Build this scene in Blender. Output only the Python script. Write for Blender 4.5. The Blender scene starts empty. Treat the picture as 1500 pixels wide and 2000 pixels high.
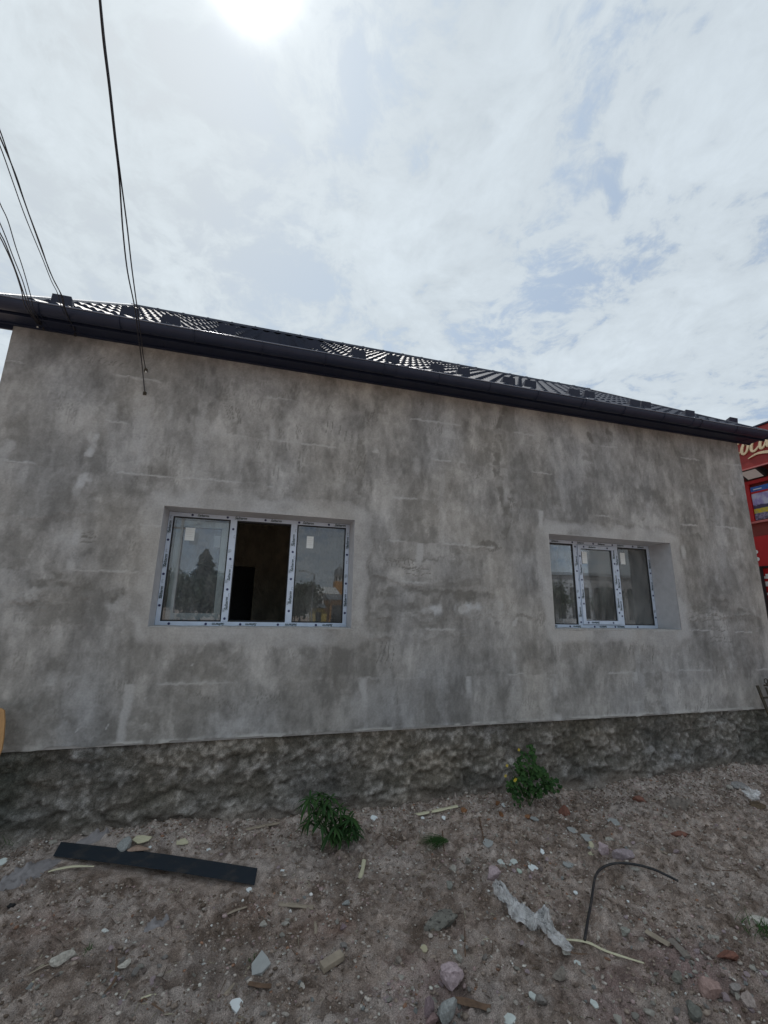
import bpy, bmesh, math, random
import numpy as np
from mathutils import Matrix, Vector, noise as mn

rng = np.random.default_rng(7)
random.seed(7)
scene = bpy.context.scene
COL = scene.collection

# ------------------------------------------------------------------ camera
FPX, YAW, PITCH, ROLL = 840.0, 0.27380404, 0.22545152, 0.01931286
CAMP = np.array([0.0, -4.2, 1.7])
def cam_axes():
    cy, sy = math.cos(YAW), math.sin(YAW); cp, sp = math.cos(PITCH), math.sin(PITCH); cr, sr = math.cos(ROLL), math.sin(ROLL)
    fwd = np.array([sy*cp, cy*cp, sp]); right = np.array([cy, -sy, 0.0]); up = np.cross(right, fwd)
    return right*cr+up*sr, -right*sr+up*cr, fwd
RGT, UPV, FWD = cam_axes()
cd = bpy.data.cameras.new('camera'); cam = bpy.data.objects.new('camera', cd); COL.objects.link(cam)
cd.sensor_fit = 'HORIZONTAL'; cd.sensor_width = 36.0; cd.lens = 36.0*FPX/1500.0
cd.clip_start = 0.05; cd.clip_end = 3000
M = Matrix(((RGT[0], UPV[0], -FWD[0], CAMP[0]), (RGT[1], UPV[1], -FWD[1], CAMP[1]), (RGT[2], UPV[2], -FWD[2], CAMP[2]), (0, 0, 0, 1)))
cam.matrix_world = M
scene.camera = cam

def ray(px, py):
    d = RGT*(px-750)+UPV*(1000-py)+FWD*FPX
    return d/np.linalg.norm(d)
def aty(px, py, Y=0.0):
    d = ray(px, py); t = (Y-CAMP[1])/d[1]; return CAMP+d*t

# ------------------------------------------------------------------ light
SUN = Vector(ray(492, -72)).normalized()
SUN_EL = math.asin(SUN.z); SUN_AZ = math.atan2(SUN.x, SUN.y)
sl = bpy.data.lights.new('sun', 'SUN'); so = bpy.data.objects.new('sun', sl); COL.objects.link(so)
sl.energy = 2.6; sl.angle = math.radians(0.5); sl.color = (1.0, 0.96, 0.9)
so.rotation_euler = SUN.to_track_quat('Z', 'Y').to_euler(); so.location = (-2, 8, 20)

vs = scene.view_settings
scene.display_settings.display_device = 'sRGB'
vs.view_transform = 'Standard'; vs.look = 'None'; vs.gamma = 1.0; vs.use_curve_mapping = False
vs.exposure = 0.22

world = bpy.data.worlds.new('World'); scene.world = world; world.use_nodes = True
wt = world.node_tree; wt.nodes.clear()
class NB:
    """small node-building helper"""
    def __init__(s, tree): s.t = tree
    def n(s, typ, **kw):
        nd = s.t.nodes.new(typ)
        for k, v in kw.items(): setattr(nd, k, v)
        return nd
    def put(s, sock, v):
        if hasattr(v, 'is_output'): s.t.links.new(v, sock)
        elif v is not None: sock.default_value = v
    def math(s, op, a, b=None, c=None, clamp=False):
        nd = s.n('ShaderNodeMath', operation=op); nd.use_clamp = clamp
        s.put(nd.inputs[0], a)
        if b is not None: s.put(nd.inputs[1], b)
        if c is not None: s.put(nd.inputs[2], c)
        return nd.outputs[0]
    def vmath(s, op, a, b=None):
        nd = s.n('ShaderNodeVectorMath', operation=op); s.put(nd.inputs[0], a)
        if b is not None: s.put(nd.inputs[1], b)
        return nd.outputs['Value'] if op in ('DOT_PRODUCT', 'LENGTH', 'DISTANCE') else nd.outputs[0]
    def scale(s, a, f):
        nd = s.n('ShaderNodeVectorMath', operation='SCALE'); s.put(nd.inputs[0], a); s.put(nd.inputs['Scale'], f); return nd.outputs[0]
    def noise(s, vec, scale, detail=4, rough=0.55, dist=0.0, out='Fac', w=None):
        nd = s.n('ShaderNodeTexNoise'); s.put(nd.inputs['Vector'], vec)
        nd.inputs['Scale'].default_value = scale; nd.inputs['Detail'].default_value = detail
        nd.inputs['Roughness'].default_value = rough; nd.inputs['Distortion'].default_value = dist
        return nd.outputs[out]
    def ramp(s, v, a, b, c=0.0, d=1.0, smooth=True):
        nd = s.n('ShaderNodeMapRange'); nd.interpolation_type = 'SMOOTHSTEP' if smooth else 'LINEAR'
        s.put(nd.inputs[0], v)
        for i, x in enumerate((a, b, c, d)): nd.inputs[i+1].default_value = x
        return nd.outputs[0]
    def mix(s, f, a, b, blend='MIX'):
        nd = s.n('ShaderNodeMix', data_type='RGBA', blend_type=blend); s.put(nd.inputs[0], f)
        s.put(nd.inputs[6], a if hasattr(a, 'is_output') else (*a, 1)); s.put(nd.inputs[7], b if hasattr(b, 'is_output') else (*b, 1))
        return nd.outputs[2]
    def comb(s, x, y, z):
        nd = s.n('ShaderNodeCombineXYZ')
        for i, v in enumerate((x, y, z)): s.put(nd.inputs[i], v)
        return nd.outputs[0]

W = NB(wt)
tc = W.n('ShaderNodeTexCoord').outputs['Generated']
sky = W.n('ShaderNodeTexSky', sky_type='NISHITA'); sky.sun_disc = False
sky.sun_elevation = SUN_EL; sky.sun_rotation = SUN_AZ; sky.altitude = 500; sky.air_density = 1.0; sky.dust_density = 1.4
base = W.scale(sky.outputs[0], 0.088)
sep = W.n('ShaderNodeSeparateXYZ'); W.put(sep.inputs[0], tc)
zc = W.math('ADD', W.math('MAXIMUM', sep.outputs[2], 0.0), 0.16)
pl = W.comb(W.math('DIVIDE', sep.outputs[0], zc), W.math('DIVIDE', sep.outputs[1], zc), 0.0)
# thin veil that whitens the blue everywhere
sundot = W.math('MAXIMUM', W.vmath('DOT_PRODUCT', tc, tuple(SUN)), 0.0)
n_big = W.noise(pl, 1.15, 3, 0.5, 0.3)
pls = W.n('ShaderNodeMapping'); W.put(pls.inputs[0], pl); pls.inputs['Rotation'].default_value = (0, 0, math.radians(14)); pls.inputs['Scale'].default_value = (1.35, 1.35, 1.0)
pls.inputs['Location'].default_value = (3.1, 1.7, 0.0)
warp = W.noise(pls.outputs[0], 2.2, 3, 0.5, 0.0, 'Color')
wv = W.vmath('ADD', pls.outputs[0], W.scale(W.vmath('SUBTRACT', warp, (0.5, 0.5, 0.5)), 0.28))
n_med = W.noise(wv, 2.3, 10, 0.60, 0.0)
b1 = W.math('ABSOLUTE', W.math('SUBTRACT', W.noise(wv, 4.2, 5, 0.6), 0.5))
n_fin = W.math('SUBTRACT', 0.80, W.math('MULTIPLY', b1, 2.6))
n_dt = W.noise(wv, 13.0, 6, 0.68)
def blob(px, py, sharp, amp):
    d = ray(px, py)
    dt = W.math('MAXIMUM', W.vmath('DOT_PRODUCT', tc, tuple(d)), 0.0)
    return W.math('MULTIPLY', W.math('POWER', dt, sharp), amp)
dens = W.math('ADD', W.math('MULTIPLY', n_big, 0.35), W.math('MULTIPLY_ADD', n_med, 1.2, -0.125))
dens = W.math('ADD', dens, W.math('MULTIPLY', W.math('SUBTRACT', n_fin, 0.08), 0.46))
dens = W.math('ADD', dens, W.math('MULTIPLY', W.math('SUBTRACT', n_dt, 0.32), 0.80))
# large cloud masses and gaps of this particular sky
for b in [(900, 300, 14, 0.03), (1150, 150, 30, 0.05), (1400, 330, 30, 0.03), (950, 60, 60, 0.08), (930, 520, 500, 0.12), (640, 660, 300, -0.02), (1430, 680, 60, 0.10), (800, 600, 400, 0.10),
          (470, 560, 60, -0.12), (960, 610, 500, -0.08), (1280, 500, 260, -0.07), (1150, 60, 300, -0.14), (700, 110, 400, -0.16), (720, 230, 500, -0.08), (1240, 300, 400, -0.08), (1110, 400, 500, -0.06), (600, 470, 250, -0.08), (1060, 560, 500, -0.14), (0, 660, 300, -0.05), (740, 560, 600, -0.06)]:
    dens = W.math('ADD', dens, blob(*b))
cl = W.ramp(dens, 0.80, 1.08, 0.0, 1.0)
veil_l = W.math('ADD', blob(200, 200, 7, 0.95), blob(520, 250, 30, 0.3))
veil = W.math('ADD', W.math('MULTIPLY', W.math('POWER', sundot, 7.0), 0.40), 0.66)
veil = W.math('ADD', veil, W.math('MULTIPLY', veil_l, W.ramp(n_med, 0.3, 0.7, 0.65, 1.0)), clamp=True)
shade = W.ramp(n_med, 0.35, 0.75, 0.90, 1.05)
shade = W.math('MULTIPLY', shade, W.ramp(n_fin, 0.2, 0.8, 0.93, 1.04))
shade = W.math('MULTIPLY', shade, W.ramp(n_dt, 0.3, 0.7, 0.965, 1.035))
veilcol = W.mix(W.math('MULTIPLY', W.math('POWER', W.math('ADD', W.math('MULTIPLY', W.math('POWER', sundot, 3.0), 0.45), blob(0, 250, 5, 0.55)), 2.5), 1.2, None, True), (0.425, 0.520, 0.640), (0.540, 0.585, 0.62))
veilc = W.mix(veil, base, veilcol)
cloudc = W.scale((0.575, 0.637, 0.680), shade)
skyc = W.mix(W.math('MULTIPLY', cl, 0.85), veilc, cloudc)
glow = W.math('ADD', W.math('MULTIPLY', W.math('POWER', sundot, 1000.0), 2.2), W.math('MULTIPLY', W.math('POWER', sundot, 16.0), 0.05))
glow = W.math('ADD', glow, W.math('MULTIPLY', W.math('POWER', sundot, 60.0), 0.12))
skyc = W.mix(1.0, skyc, W.scale((1.0, 0.99, 0.96), glow), 'ADD')
bg = W.n('ShaderNodeBackground'); W.put(bg.inputs[0], skyc); bg.inputs[1].default_value = 1.0
wo = W.n('ShaderNodeOutputWorld'); wt.links.new(bg.outputs[0], wo.inputs[0])

# ------------------------------------------------------------------ helpers
def link(o, parent=None):
    COL.objects.link(o)
    if parent is not None: o.parent = parent
    return o
def mesh_obj(name, verts, faces, mat=None, parent=None, smooth=False, cols=None, loc=None):
    me = bpy.data.meshes.new(name)
    v = np.asarray(verts, dtype=np.float32)
    f = np.asarray(faces) if not isinstance(faces, list) else faces
    if isinstance(f, np.ndarray) and f.ndim == 2:
        n, k = f.shape
        me.vertices.add(len(v)); me.vertices.foreach_set('co', v.ravel())
        me.loops.add(n*k); me.loops.foreach_set('vertex_index', f.astype(np.int32).ravel())
        me.polygons.add(n); me.polygons.foreach_set('loop_start', np.arange(0, n*k, k, dtype=np.int32))
        try: me.polygons.foreach_set('loop_total', np.full(n, k, dtype=np.int32))
        except Exception: pass
        me.update(calc_edges=True); me.validate()
    else:
        me.from_pydata([tuple(map(float, p)) for p in v], [], [tuple(int(i) for i in q) for q in f]); me.update()
    if smooth: me.polygons.foreach_set('use_smooth', np.ones(len(me.polygons), dtype=bool))
    if cols is not None:
        a = me.color_attributes.new('col', 'FLOAT_COLOR', 'POINT')
        c = np.ones((len(me.vertices), 4), dtype=np.float32); c[:, :3] = cols
        a.data.foreach_set('color', c.ravel())
    if mat is not None: me.materials.append(mat)
    o = bpy.data.objects.new(name, me)
    if loc is not None: o.location = loc
    return link(o, parent)
def tag(o, label, cat, group=None, kind=None):
    if label: o['label'] = label
    if cat: o['category'] = cat
    if group: o['group'] = group
    if kind: o['kind'] = kind
    return o
def empty(name, loc, label=None, cat=None, group=None):
    e = bpy.data.objects.new(name, None); e.location = loc; e.empty_display_size = 0.1; link(e)
    return tag(e, label, cat, group)
class MB:
    def __init__(s): s.v = []; s.f = []
    def add(s, v, f):
        b = len(s.v); s.v += [tuple(map(float, p)) for p in v]; s.f += [tuple(i+b for i in q) for q in f]; return s
    def box(s, x0, x1, y0, y1, z0, z1):
        v = [(x, y, z) for x in (x0, x1) for y in (y0, y1) for z in (z0, z1)]
        return s.add(v, [(0, 1, 3, 2), (4, 6, 7, 5), (0, 4, 5, 1), (2, 3, 7, 6), (0, 2, 6, 4), (1, 5, 7, 3)])
    def tube(s, pts, r, seg=8, flat=1.0, cap=True):
        pts = [Vector(p) for p in pts]; rs = r if isinstance(r, (list, tuple)) else [r]*len(pts)
        v = []; up = Vector((0, 0, 1))
        for i, p in enumerate(pts):
            t = (pts[min(i+1, len(pts)-1)]-pts[max(i-1, 0)]).normalized()
            a = t.cross(up)
            if a.length < 1e-3: a = t.cross(Vector((0, 1, 0)))
            a.normalize(); b = a.cross(t).normalized()
            for k in range(seg):
                an = 2*math.pi*k/seg
                v.append(p+a*math.cos(an)*rs[i]+b*math.sin(an)*rs[i]*flat)
        f = []
        for i in range(len(pts)-1):
            for k in range(seg): f.append((i*seg+k, i*seg+(k+1) % seg, (i+1)*seg+(k+1) % seg, (i+1)*seg+k))
        if cap: f.append(tuple(range(seg))[::-1]); f.append(tuple((len(pts)-1)*seg+k for k in range(seg)))
        return s.add(v, f)
    def prism(s, poly, axis, a, b):
        """extrude a 2D polygon along an axis; poly gives the other two coordinates in order"""
        n = len(poly); v = []
        for t in (a, b):
            for p in poly:
                q = list(p); q.insert(axis, t); v.append(q)
        f = [tuple(range(n))[::-1], tuple(range(n, 2*n))]+[(i, (i+1) % n, n+(i+1) % n, n+i) for i in range(n)]
        return s.add(v, f)
    def build(s, name, mat, parent=None, smooth=False, bevel=0.0):
        o = mesh_obj(name, s.v, s.f, mat, parent, smooth)
        bm = bmesh.new(); bm.from_mesh(o.data); bmesh.ops.recalc_face_normals(bm, faces=bm.faces)
        if bevel: bmesh.ops.bevel(bm, geom=bm.edges[:], offset=bevel, segments=1, affect='EDGES')
        bm.to_mesh(o.data); bm.free()
        return o

def _h(ix, iy, seed):
    ix = ix.astype(np.int64); iy = iy.astype(np.int64)
    n = (ix*374761393 + iy*668265263 + seed*1442695041) & 0xffffffff
    n = ((n ^ (n >> 13))*1274126177) & 0xffffffff
    n = n ^ (n >> 16)
    return (n & 0xffff)/65535.0
def vn(x, y, seed=0):
    x = np.asarray(x, float); y = np.asarray(y, float)
    ix = np.floor(x); iy = np.floor(y); fx = x-ix; fy = y-iy
    fx = fx*fx*fx*(fx*(fx*6-15)+10); fy = fy*fy*fy*(fy*(fy*6-15)+10)
    a = _h(ix, iy, seed); b = _h(ix+1, iy, seed); c = _h(ix, iy+1, seed); d = _h(ix+1, iy+1, seed)
    return (a*(1-fx)+b*fx)*(1-fy)+(c*(1-fx)+d*fx)*fy
def fbm(x, y, oct=4, seed=0, gain=0.5):
    s = 0; a = 1; t = 0
    for i in range(oct):
        s = s+a*vn(x*2**i+i*17.3, y*2**i-i*9.1, seed+i); t += a; a *= gain
    return s/t
def sstep(a, b, x):
    t = np.clip((x-a)/(b-a), 0, 1); return t*t*(3-2*t)

# ------------------------------------------------------------------ materials
def mat(name, color=(0.5, 0.5, 0.5), rough=0.7, metal=0.0, spec=0.5, attr=None, nscale=0, namp=0.0, bscale=0, bstr=0.0, bdist=0.01, nstretch=None, trans=0.0, coords='Object', spots=None, broad=False):
    m = bpy.data.materials.new(name); m.use_nodes = True; t = m.node_tree; t.nodes.clear(); B = NB(t)
    p = B.n('ShaderNodeBsdfPrincipled'); out = B.n('ShaderNodeOutputMaterial'); t.links.new(p.outputs[0], out.inputs[0])
    vec = B.n('ShaderNodeTexCoord').outputs[coords]
    if nstretch:
        mp = B.n('ShaderNodeMapping'); B.put(mp.inputs[0], vec); mp.inputs['Scale'].default_value = nstretch; vec = mp.outputs[0]
    if attr:
        at = B.n('ShaderNodeAttribute', attribute_name='col'); c = at.outputs['Color']
    else:
        c = B.n('ShaderNodeRGB'); c.outputs[0].default_value = (*color, 1); c = c.outputs[0]
    if nscale:
        f = B.ramp(B.noise(vec, nscale, 6, 0.65), 0.25, 0.75, 1-namp, 1+namp, smooth=False)
        c = B.scale(c, f)
    if broad:   # uneven colour at the scale of metres, also far away
        c = B.scale(c, B.ramp(B.noise(vec, 0.7, 7, 0.6), 0.3, 0.7, 0.86, 1.14, smooth=False))
    if spots:
        sc, lo, hi, sc_col, am = spots
        c = B.mix(B.math('MULTIPLY', B.ramp(B.noise(vec, sc, 3, 0.6), lo, hi), am), c, sc_col)
    B.put(p.inputs['Base Color'], c)
    p.inputs['Roughness'].default_value = rough; p.inputs['Metallic'].default_value = metal
    p.inputs['Specular IOR Level'].default_value = spec
    if bscale:
        b = B.n('ShaderNodeBump'); b.inputs['Strength'].default_value = bstr; b.inputs['Distance'].default_value = bdist
        B.put(b.inputs['Height'], B.noise(vec, bscale, 8, 0.7)); t.links.new(b.outputs[0], p.inputs['Normal'])
    return m
MP = {}
MP['plaster'] = mat('plaster', rough=0.92, spec=0.2, attr=True, nscale=55, namp=0.16, bscale=110, bstr=0.55, bdist=0.005)
MP['reveal'] = mat('reveal_plaster', (0.46, 0.47, 0.49), 0.9, spec=0.2, nscale=14, namp=0.12, bscale=70, bstr=0.3, bdist=0.003)
MP['sillm'] = mat('sill_mortar', (0.34, 0.335, 0.325), 0.92, spec=0.2, nscale=30, namp=0.3, bscale=80, bstr=0.8, bdist=0.006)
MP['foundation'] = mat('rubble_concrete', rough=0.95, spec=0.15, attr=True, nscale=110, namp=0.6, bscale=80, bstr=1.0, bdist=0.016)
MP['dirt'] = mat('dirt', rough=0.97, spec=0.1, attr=True, broad=True, nscale=190, namp=0.75, bscale=110, bstr=1.0, bdist=0.018, spots=(60, 0.60, 0.68, (0.46, 0.41, 0.37), 0.55))
MP['roof'] = mat('roof_metal', (0.022, 0.027, 0.046), 0.50, metal=0.0, spec=0.20, nscale=30, namp=0.15, bscale=300, bstr=0.1, bdist=0.001)
MP['trim'] = mat('graphite_trim', (0.013, 0.019, 0.042), 0.5, spec=0.35, nscale=9, namp=0.15)
MP['bead'] = mat('highlight_bead', (0.16, 0.17, 0.21), 0.3, metal=0.7)  # pale colour paints the highlight along the gutter lip
MP['gal'] = mat('pale_metal_edge', (0.42, 0.43, 0.45), 0.35, metal=0.6)
MP['film'] = mat('white_film', (0.52, 0.60, 0.72), 0.5, spec=0.5, nscale=12, namp=0.10, bscale=40, bstr=0.25, bdist=0.003)
MP['pvc'] = mat('cream_pvc', (0.78, 0.80, 0.70), 0.5, nscale=8, namp=0.06)
MP['gasket'] = mat('black_gasket', (0.012, 0.013, 0.016), 0.6)
MP['ink'] = mat('dark_ink', (0.02, 0.045, 0.05), 0.6)
MP['inkblue'] = mat('navy_ink', (0.02, 0.025, 0.10), 0.6)
MP['paper'] = mat('paper', (0.72, 0.76, 0.76), 0.8, nscale=20, namp=0.05)
MP['cable'] = mat('black_cable', (0.016, 0.015, 0.020), 0.45)
MP['interior'] = mat('raw_interior_plaster', (0.42, 0.36, 0.27), 0.95, nscale=5, namp=0.45, bscale=9, bstr=0.9, bdist=0.05, nstretch=(1, 1, 0.6))
MP['dark'] = mat('dark_room', (0.05, 0.05, 0.055), 0.9)
MP['masonry'] = mat('masonry', (0.30, 0.29, 0.28), 0.95, nscale=10, namp=0.2)
MP['leaf'] = mat('leaf_green', (0.026, 0.068, 0.020), 0.75, spec=0.2, nscale=14, namp=0.35)
MP['leaf2'] = mat('leaf_green_light', (0.036, 0.085, 0.022), 0.7, spec=0.2, nscale=10, namp=0.4)
MP['stem'] = mat('stem_green', (0.05, 0.10, 0.03), 0.6)
MP['yellow'] = mat('yellow_petal', (0.60, 0.46, 0.04), 0.6)
MP['wood_pale'] = mat('pale_wood', (0.55, 0.52, 0.36), 0.8, nscale=30, namp=0.2, nstretch=(1, 6, 6))
MP['wood_grey'] = mat('grey_wood', (0.30, 0.25, 0.19), 0.9, nscale=18, namp=0.3, bscale=40, bstr=0.5, bdist=0.004)
MP['wood_brown'] = mat('brown_wood', (0.13, 0.08, 0.05), 0.9, nscale=24, namp=0.4, bscale=40, bstr=0.7, bdist=0.005)
MP['ply'] = mat('orange_plywood', (0.42, 0.24, 0.10), 0.7, nscale=12, namp=0.2, nstretch=(4, 4, 1))
MP['rust'] = mat('rusty_iron', (0.045, 0.038, 0.026), 0.8, nscale=40, namp=0.5, spots=(25, 0.55, 0.7, (0.16, 0.09, 0.03), 0.5))
MP['rubber'] = mat('black_rubber', (0.015, 0.016, 0.018), 0.55, spots=(14, 0.48, 0.72, (0.12, 0.10, 0.085), 0.6))
MP['flash'] = mat('dark_flashing', (0.016, 0.024, 0.034), 0.6, spec=0.35, bscale=250, bstr=0.25, bdist=0.001, spots=(9, 0.50, 0.75, (0.07, 0.062, 0.055), 0.6))
MP['red'] = mat('red_panel', (0.30, 0.030, 0.026), 0.5, nscale=4, namp=0.12)
MP['red_bright'] = mat('bright_red_panel', (0.42, 0.012, 0.014), 0.45, nscale=4, namp=0.1)
MP['red_dark'] = mat('dull_red_panel', (0.20, 0.030, 0.020), 0.6, nscale=5, namp=0.15)
MP['redfade'] = mat('faded_red_edge', (0.50, 0.16, 0.15), 0.5)
MP['cream'] = mat('cream_letters', (0.72, 0.58, 0.38), 0.5, nscale=14, namp=0.15)
MP['stone_attr'] = mat('loose_stone', rough=0.95, spec=0.15, attr=True, nscale=80, namp=0.40, bscale=70, bstr=0.9, bdist=0.008)
MP['grey_slate'] = mat('grey_board_fragment', (0.33, 0.34, 0.33), 0.8, nscale=30, namp=0.1)
MP['white_bit'] = mat('white_debris', (0.52, 0.56, 0.53), 0.75, nscale=40, namp=0.15)
MP['brick'] = mat('brick_clay', (0.19, 0.085, 0.060), 0.9, nscale=50, namp=0.4, bscale=60, bstr=0.6, bdist=0.005)
MP['pumice'] = mat('pitted_concrete', (0.22, 0.21, 0.18), 0.95, nscale=60, namp=0.3, bscale=45, bstr=1.0, bdist=0.02, spots=(38, 0.55, 0.66, (0.03, 0.028, 0.025), 0.8))
MP['bark'] = mat('bark', (0.10, 0.08, 0.06), 0.95, nscale=20, namp=0.3)
MP['far_leaf'] = mat('tree_foliage', (0.075, 0.095, 0.065), 0.8, nscale=0.6, namp=0.4)
MP['far_leaf2'] = mat('conifer_foliage', (0.065, 0.085, 0.070), 0.8, nscale=0.6, namp=0.3)
MP['orange_wall'] = mat('orange_wall', (0.50, 0.24, 0.05), 0.85)
MP['yellow_wall'] = mat('yellow_wall', (0.55, 0.42, 0.10), 0.85)
MP['white_wall'] = mat('white_wall', (0.62, 0.62, 0.60), 0.85)
MP['grey_metal'] = mat('grey_metal', (0.22, 0.23, 0.24), 0.5, metal=0.4)
MP['mud'] = mat('dried_mortar', (0.24, 0.225, 0.225), 0.95, nscale=18, namp=0.2, bscale=30, bstr=0.6, bdist=0.01)

def glass_mat(name, dirt=0.05, tint=(0.85, 0.9, 0.95), refl=1.9):
    m = bpy.data.materials.new(name); m.use_nodes = True; t = m.node_tree; t.nodes.clear(); B = NB(t)
    out = B.n('ShaderNodeOutputMaterial')
    tr = B.n('ShaderNodeBsdfTransparent'); tr.inputs[0].default_value = (*tint, 1)
    gl = B.n('ShaderNodeBsdfGlossy'); gl.inputs['Roughness'].default_value = 0.0; gl.inputs[0].default_value = (1, 1, 1, 1)
    vec = B.n('ShaderNodeTexCoord').outputs['Object']
    bmp = B.n('ShaderNodeBump'); bmp.inputs['Strength'].default_value = 0.02; bmp.inputs['Distance'].default_value = 0.05
    B.put(bmp.inputs['Height'], B.noise(vec, 2.0, 1, 0.4)); t.links.new(bmp.outputs[0], gl.inputs['Normal'])
    fr = B.n('ShaderNodeFresnel'); fr.inputs[0].default_value = 1.5
    f = B.math('MULTIPLY', fr.outputs[0], refl, clamp=True)
    mx = B.n('ShaderNodeMixShader'); B.put(mx.inputs[0], f); t.links.new(tr.outputs[0], mx.inputs[1]); t.links.new(gl.outputs[0], mx.inputs[2])
    df = B.n('ShaderNodeBsdfDiffuse'); df.inputs[0].default_value = (0.42, 0.42, 0.40, 1)
    mp = B.n('ShaderNodeMapping'); B.put(mp.inputs[0], vec); mp.inputs['Scale'].default_value = (1, 1, 0.35)
    d1 = B.ramp(B.noise(mp.outputs[0], 7, 6, 0.7), 0.35, 0.8, dirt*0.5, dirt*2.2)
    d2 = B.ramp(B.noise(vec, 90, 2, 0.5), 0.70, 0.78, 0.0, 0.35)
    m2 = B.n('ShaderNodeMixShader'); B.put(m2.inputs[0], B.math('ADD', d1, B.math('MULTIPLY', d2, dirt*4))); t.links.new(mx.outputs[0], m2.inputs[1]); t.links.new(df.outputs[0], m2.inputs[2])
    t.links.new(m2.outputs[0], out.inputs[0]); return m
MP['glass'] = glass_mat('window_glass', 0.11)
MP['glass_dusty'] = glass_mat('dusty_window_glass', 0.13)

def plastic_mat():
    m = bpy.data.materials.new('plastic_film'); m.use_nodes = True; t = m.node_tree; t.nodes.clear(); B = NB(t)
    out = B.n('ShaderNodeOutputMaterial'); p = B.n('ShaderNodeBsdfPrincipled')
    p.inputs['Base Color'].default_value = (0.86, 0.85, 0.84, 1); p.inputs['Roughness'].default_value = 0.16; p.inputs['Specular IOR Level'].default_value = 0.8
    tr = B.n('ShaderNodeBsdfTransparent'); tr.inputs[0].default_value = (0.95, 0.95, 0.95, 1); mx = B.n('ShaderNodeMixShader')
    vec = B.n('ShaderNodeTexCoord').outputs['Object']
    lw = B.n('ShaderNodeLayerWeight'); lw.inputs[0].default_value = 0.35
    f = B.math('ADD', B.math('MULTIPLY', lw.outputs['Facing'], 0.6), B.ramp(B.noise(vec, 22, 4, 0.6), 0.35, 0.7, 0.22, 0.62), clamp=True)
    B.put(mx.inputs[0], f)
    bmp = B.n('ShaderNodeBump'); bmp.inputs['Strength'].default_value = 0.5; bmp.inputs['Distance'].default_value = 0.006
    B.put(bmp.inputs['Height'], B.noise(vec, 45, 3, 0.5)); t.links.new(bmp.outputs[0], p.inputs['Normal'])
    t.links.new(tr.outputs[0], mx.inputs[1]); t.links.new(p.outputs[0], mx.inputs[2]); t.links.new(mx.outputs[0], out.inputs[0]); return m
MP['plastic'] = plastic_mat()

# ------------------------------------------------------------------ ground
HX0, HX1 = -2.32, 6.43       # house wall
HD = 6.0                     # house depth
def base_z(x, y):
    """height of the dirt, x and y arrays"""
    x = np.asarray(x, float); y = np.asarray(y, float)
    z = -0.055+0*x
    near = sstep(-9, -1, y)*sstep(8, 2, y)*sstep(-9, -3, x)*sstep(18, 9, x)
    z = z+near*(0.075*(fbm(x*0.9, y*0.9, 3, 11)-0.5))
    # loose spoil heaped against the wall foot
    bank = np.exp(-((y+0.02)/0.22)**2)*(y < 0.3)
    z = z+bank*(0.05*fbm(x*1.6, y*0+3.1, 3, 21)+0.055*np.exp(-((x+0.45)/0.55)**2)+0.04*np.exp(-((x-5.2)/1.4)**2))
    z = z+0.030*np.exp(-(((x+1.4)/0.35)**2+((y+0.28)/0.16)**2))
    z = z+0.05*np.exp(-(((x-5.0)/0.5)**2+((y+0.30)/0.18)**2))
    # trampled hollows
    z = z-0.03*np.exp(-(((x+0.15)/0.22)**2+((y+1.45)/0.14)**2))-0.02*np.exp(-(((x-2.1)/0.3)**2+((y+1.1)/0.2)**2))
    return z
STRIP = [(-1.255, -0.079), (-1.231, -0.272), (0.119, -0.835), (0.138, -0.652)]
def strip_mask(x, y):
    cx, cy = -0.557, -0.460; ux, uy = 0.928, -0.374
    a = (x-cx)*ux+(y-cy)*uy; b = -(x-cx)*uy+(y-cy)*ux
    return sstep(0.84, 0.72, np.abs(a))*sstep(0.20, 0.11, np.abs(b))
STZ0 = float(base_z(-1.243, -0.175)); STZ1 = float(base_z(0.128, -0.744))
def gz(x, y, fine=True):
    z = base_z(x, y)
    x = np.asarray(x, float); y = np.asarray(y, float)
    near = sstep(-7, -2.6, y)*sstep(0.5, 0.2, y)
    r = 0.036*(fbm(x*5, y*5, 4, 31)-0.5)+0.048*(fbm(x*15+y*3, y*15, 4, 41, 0.62)-0.5)
    cl = np.clip(fbm(x*30, y*30, 2, 51)-0.56, 0, 1)*0.09
    m = strip_mask(x, y)
    zs = -0.058+0*x
    zs = np.minimum(z, STZ0+(STZ1-STZ0)*np.clip((x+1.243)/1.37, 0, 1)+0.008)
    return (z+(r+cl)*near)*(1-m)+zs*m
def axis(lo, hi, step, far, grow=1.16):
    a = list(np.arange(lo, hi+1e-6, step)); s = step
    l = [lo]; 
    while l[-1] > -far: s *= grow; l.append(l[-1]-s)
    s = step; h = [a[-1]]
    while h[-1] < far: s *= grow; h.append(h[-1]+s)
    return np.array(l[:0:-1]+a+h[1:])
gx = axis(-2.6, 8.6, 0.0115, 1400); gy = axis(-2.75, 0.12, 0.0115, 1400)
X, Y = np.meshgrid(gx, gy, indexing='ij')
Z = gz(X, Y)
def grid_faces(nx, ny):
    i = np.arange(nx*ny).reshape(nx, ny)
    return np.stack([i[:-1, :-1].ravel(), i[1:, :-1].ravel(), i[1:, 1:].ravel(), i[:-1, 1:].ravel()], 1)
def px_field(X, Y, px, py, r, z=-0.05, asp=1.0):
    d = ray(px, py); t = (z-CAMP[2])/d[2]; c = CAMP+d*t
    return np.exp(-(((X-c[0])/(r*asp))**2+((Y-c[1])/r)**2))
brown = np.array([0.412, 0.330, 0.280]); greyd = np.array([0.500, 0.435, 0.395]); darkd = np.array([0.165, 0.118, 0.088]); pink = np.array([0.400, 0.285, 0.270]); red = np.array([0.35, 0.215, 0.170])
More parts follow.
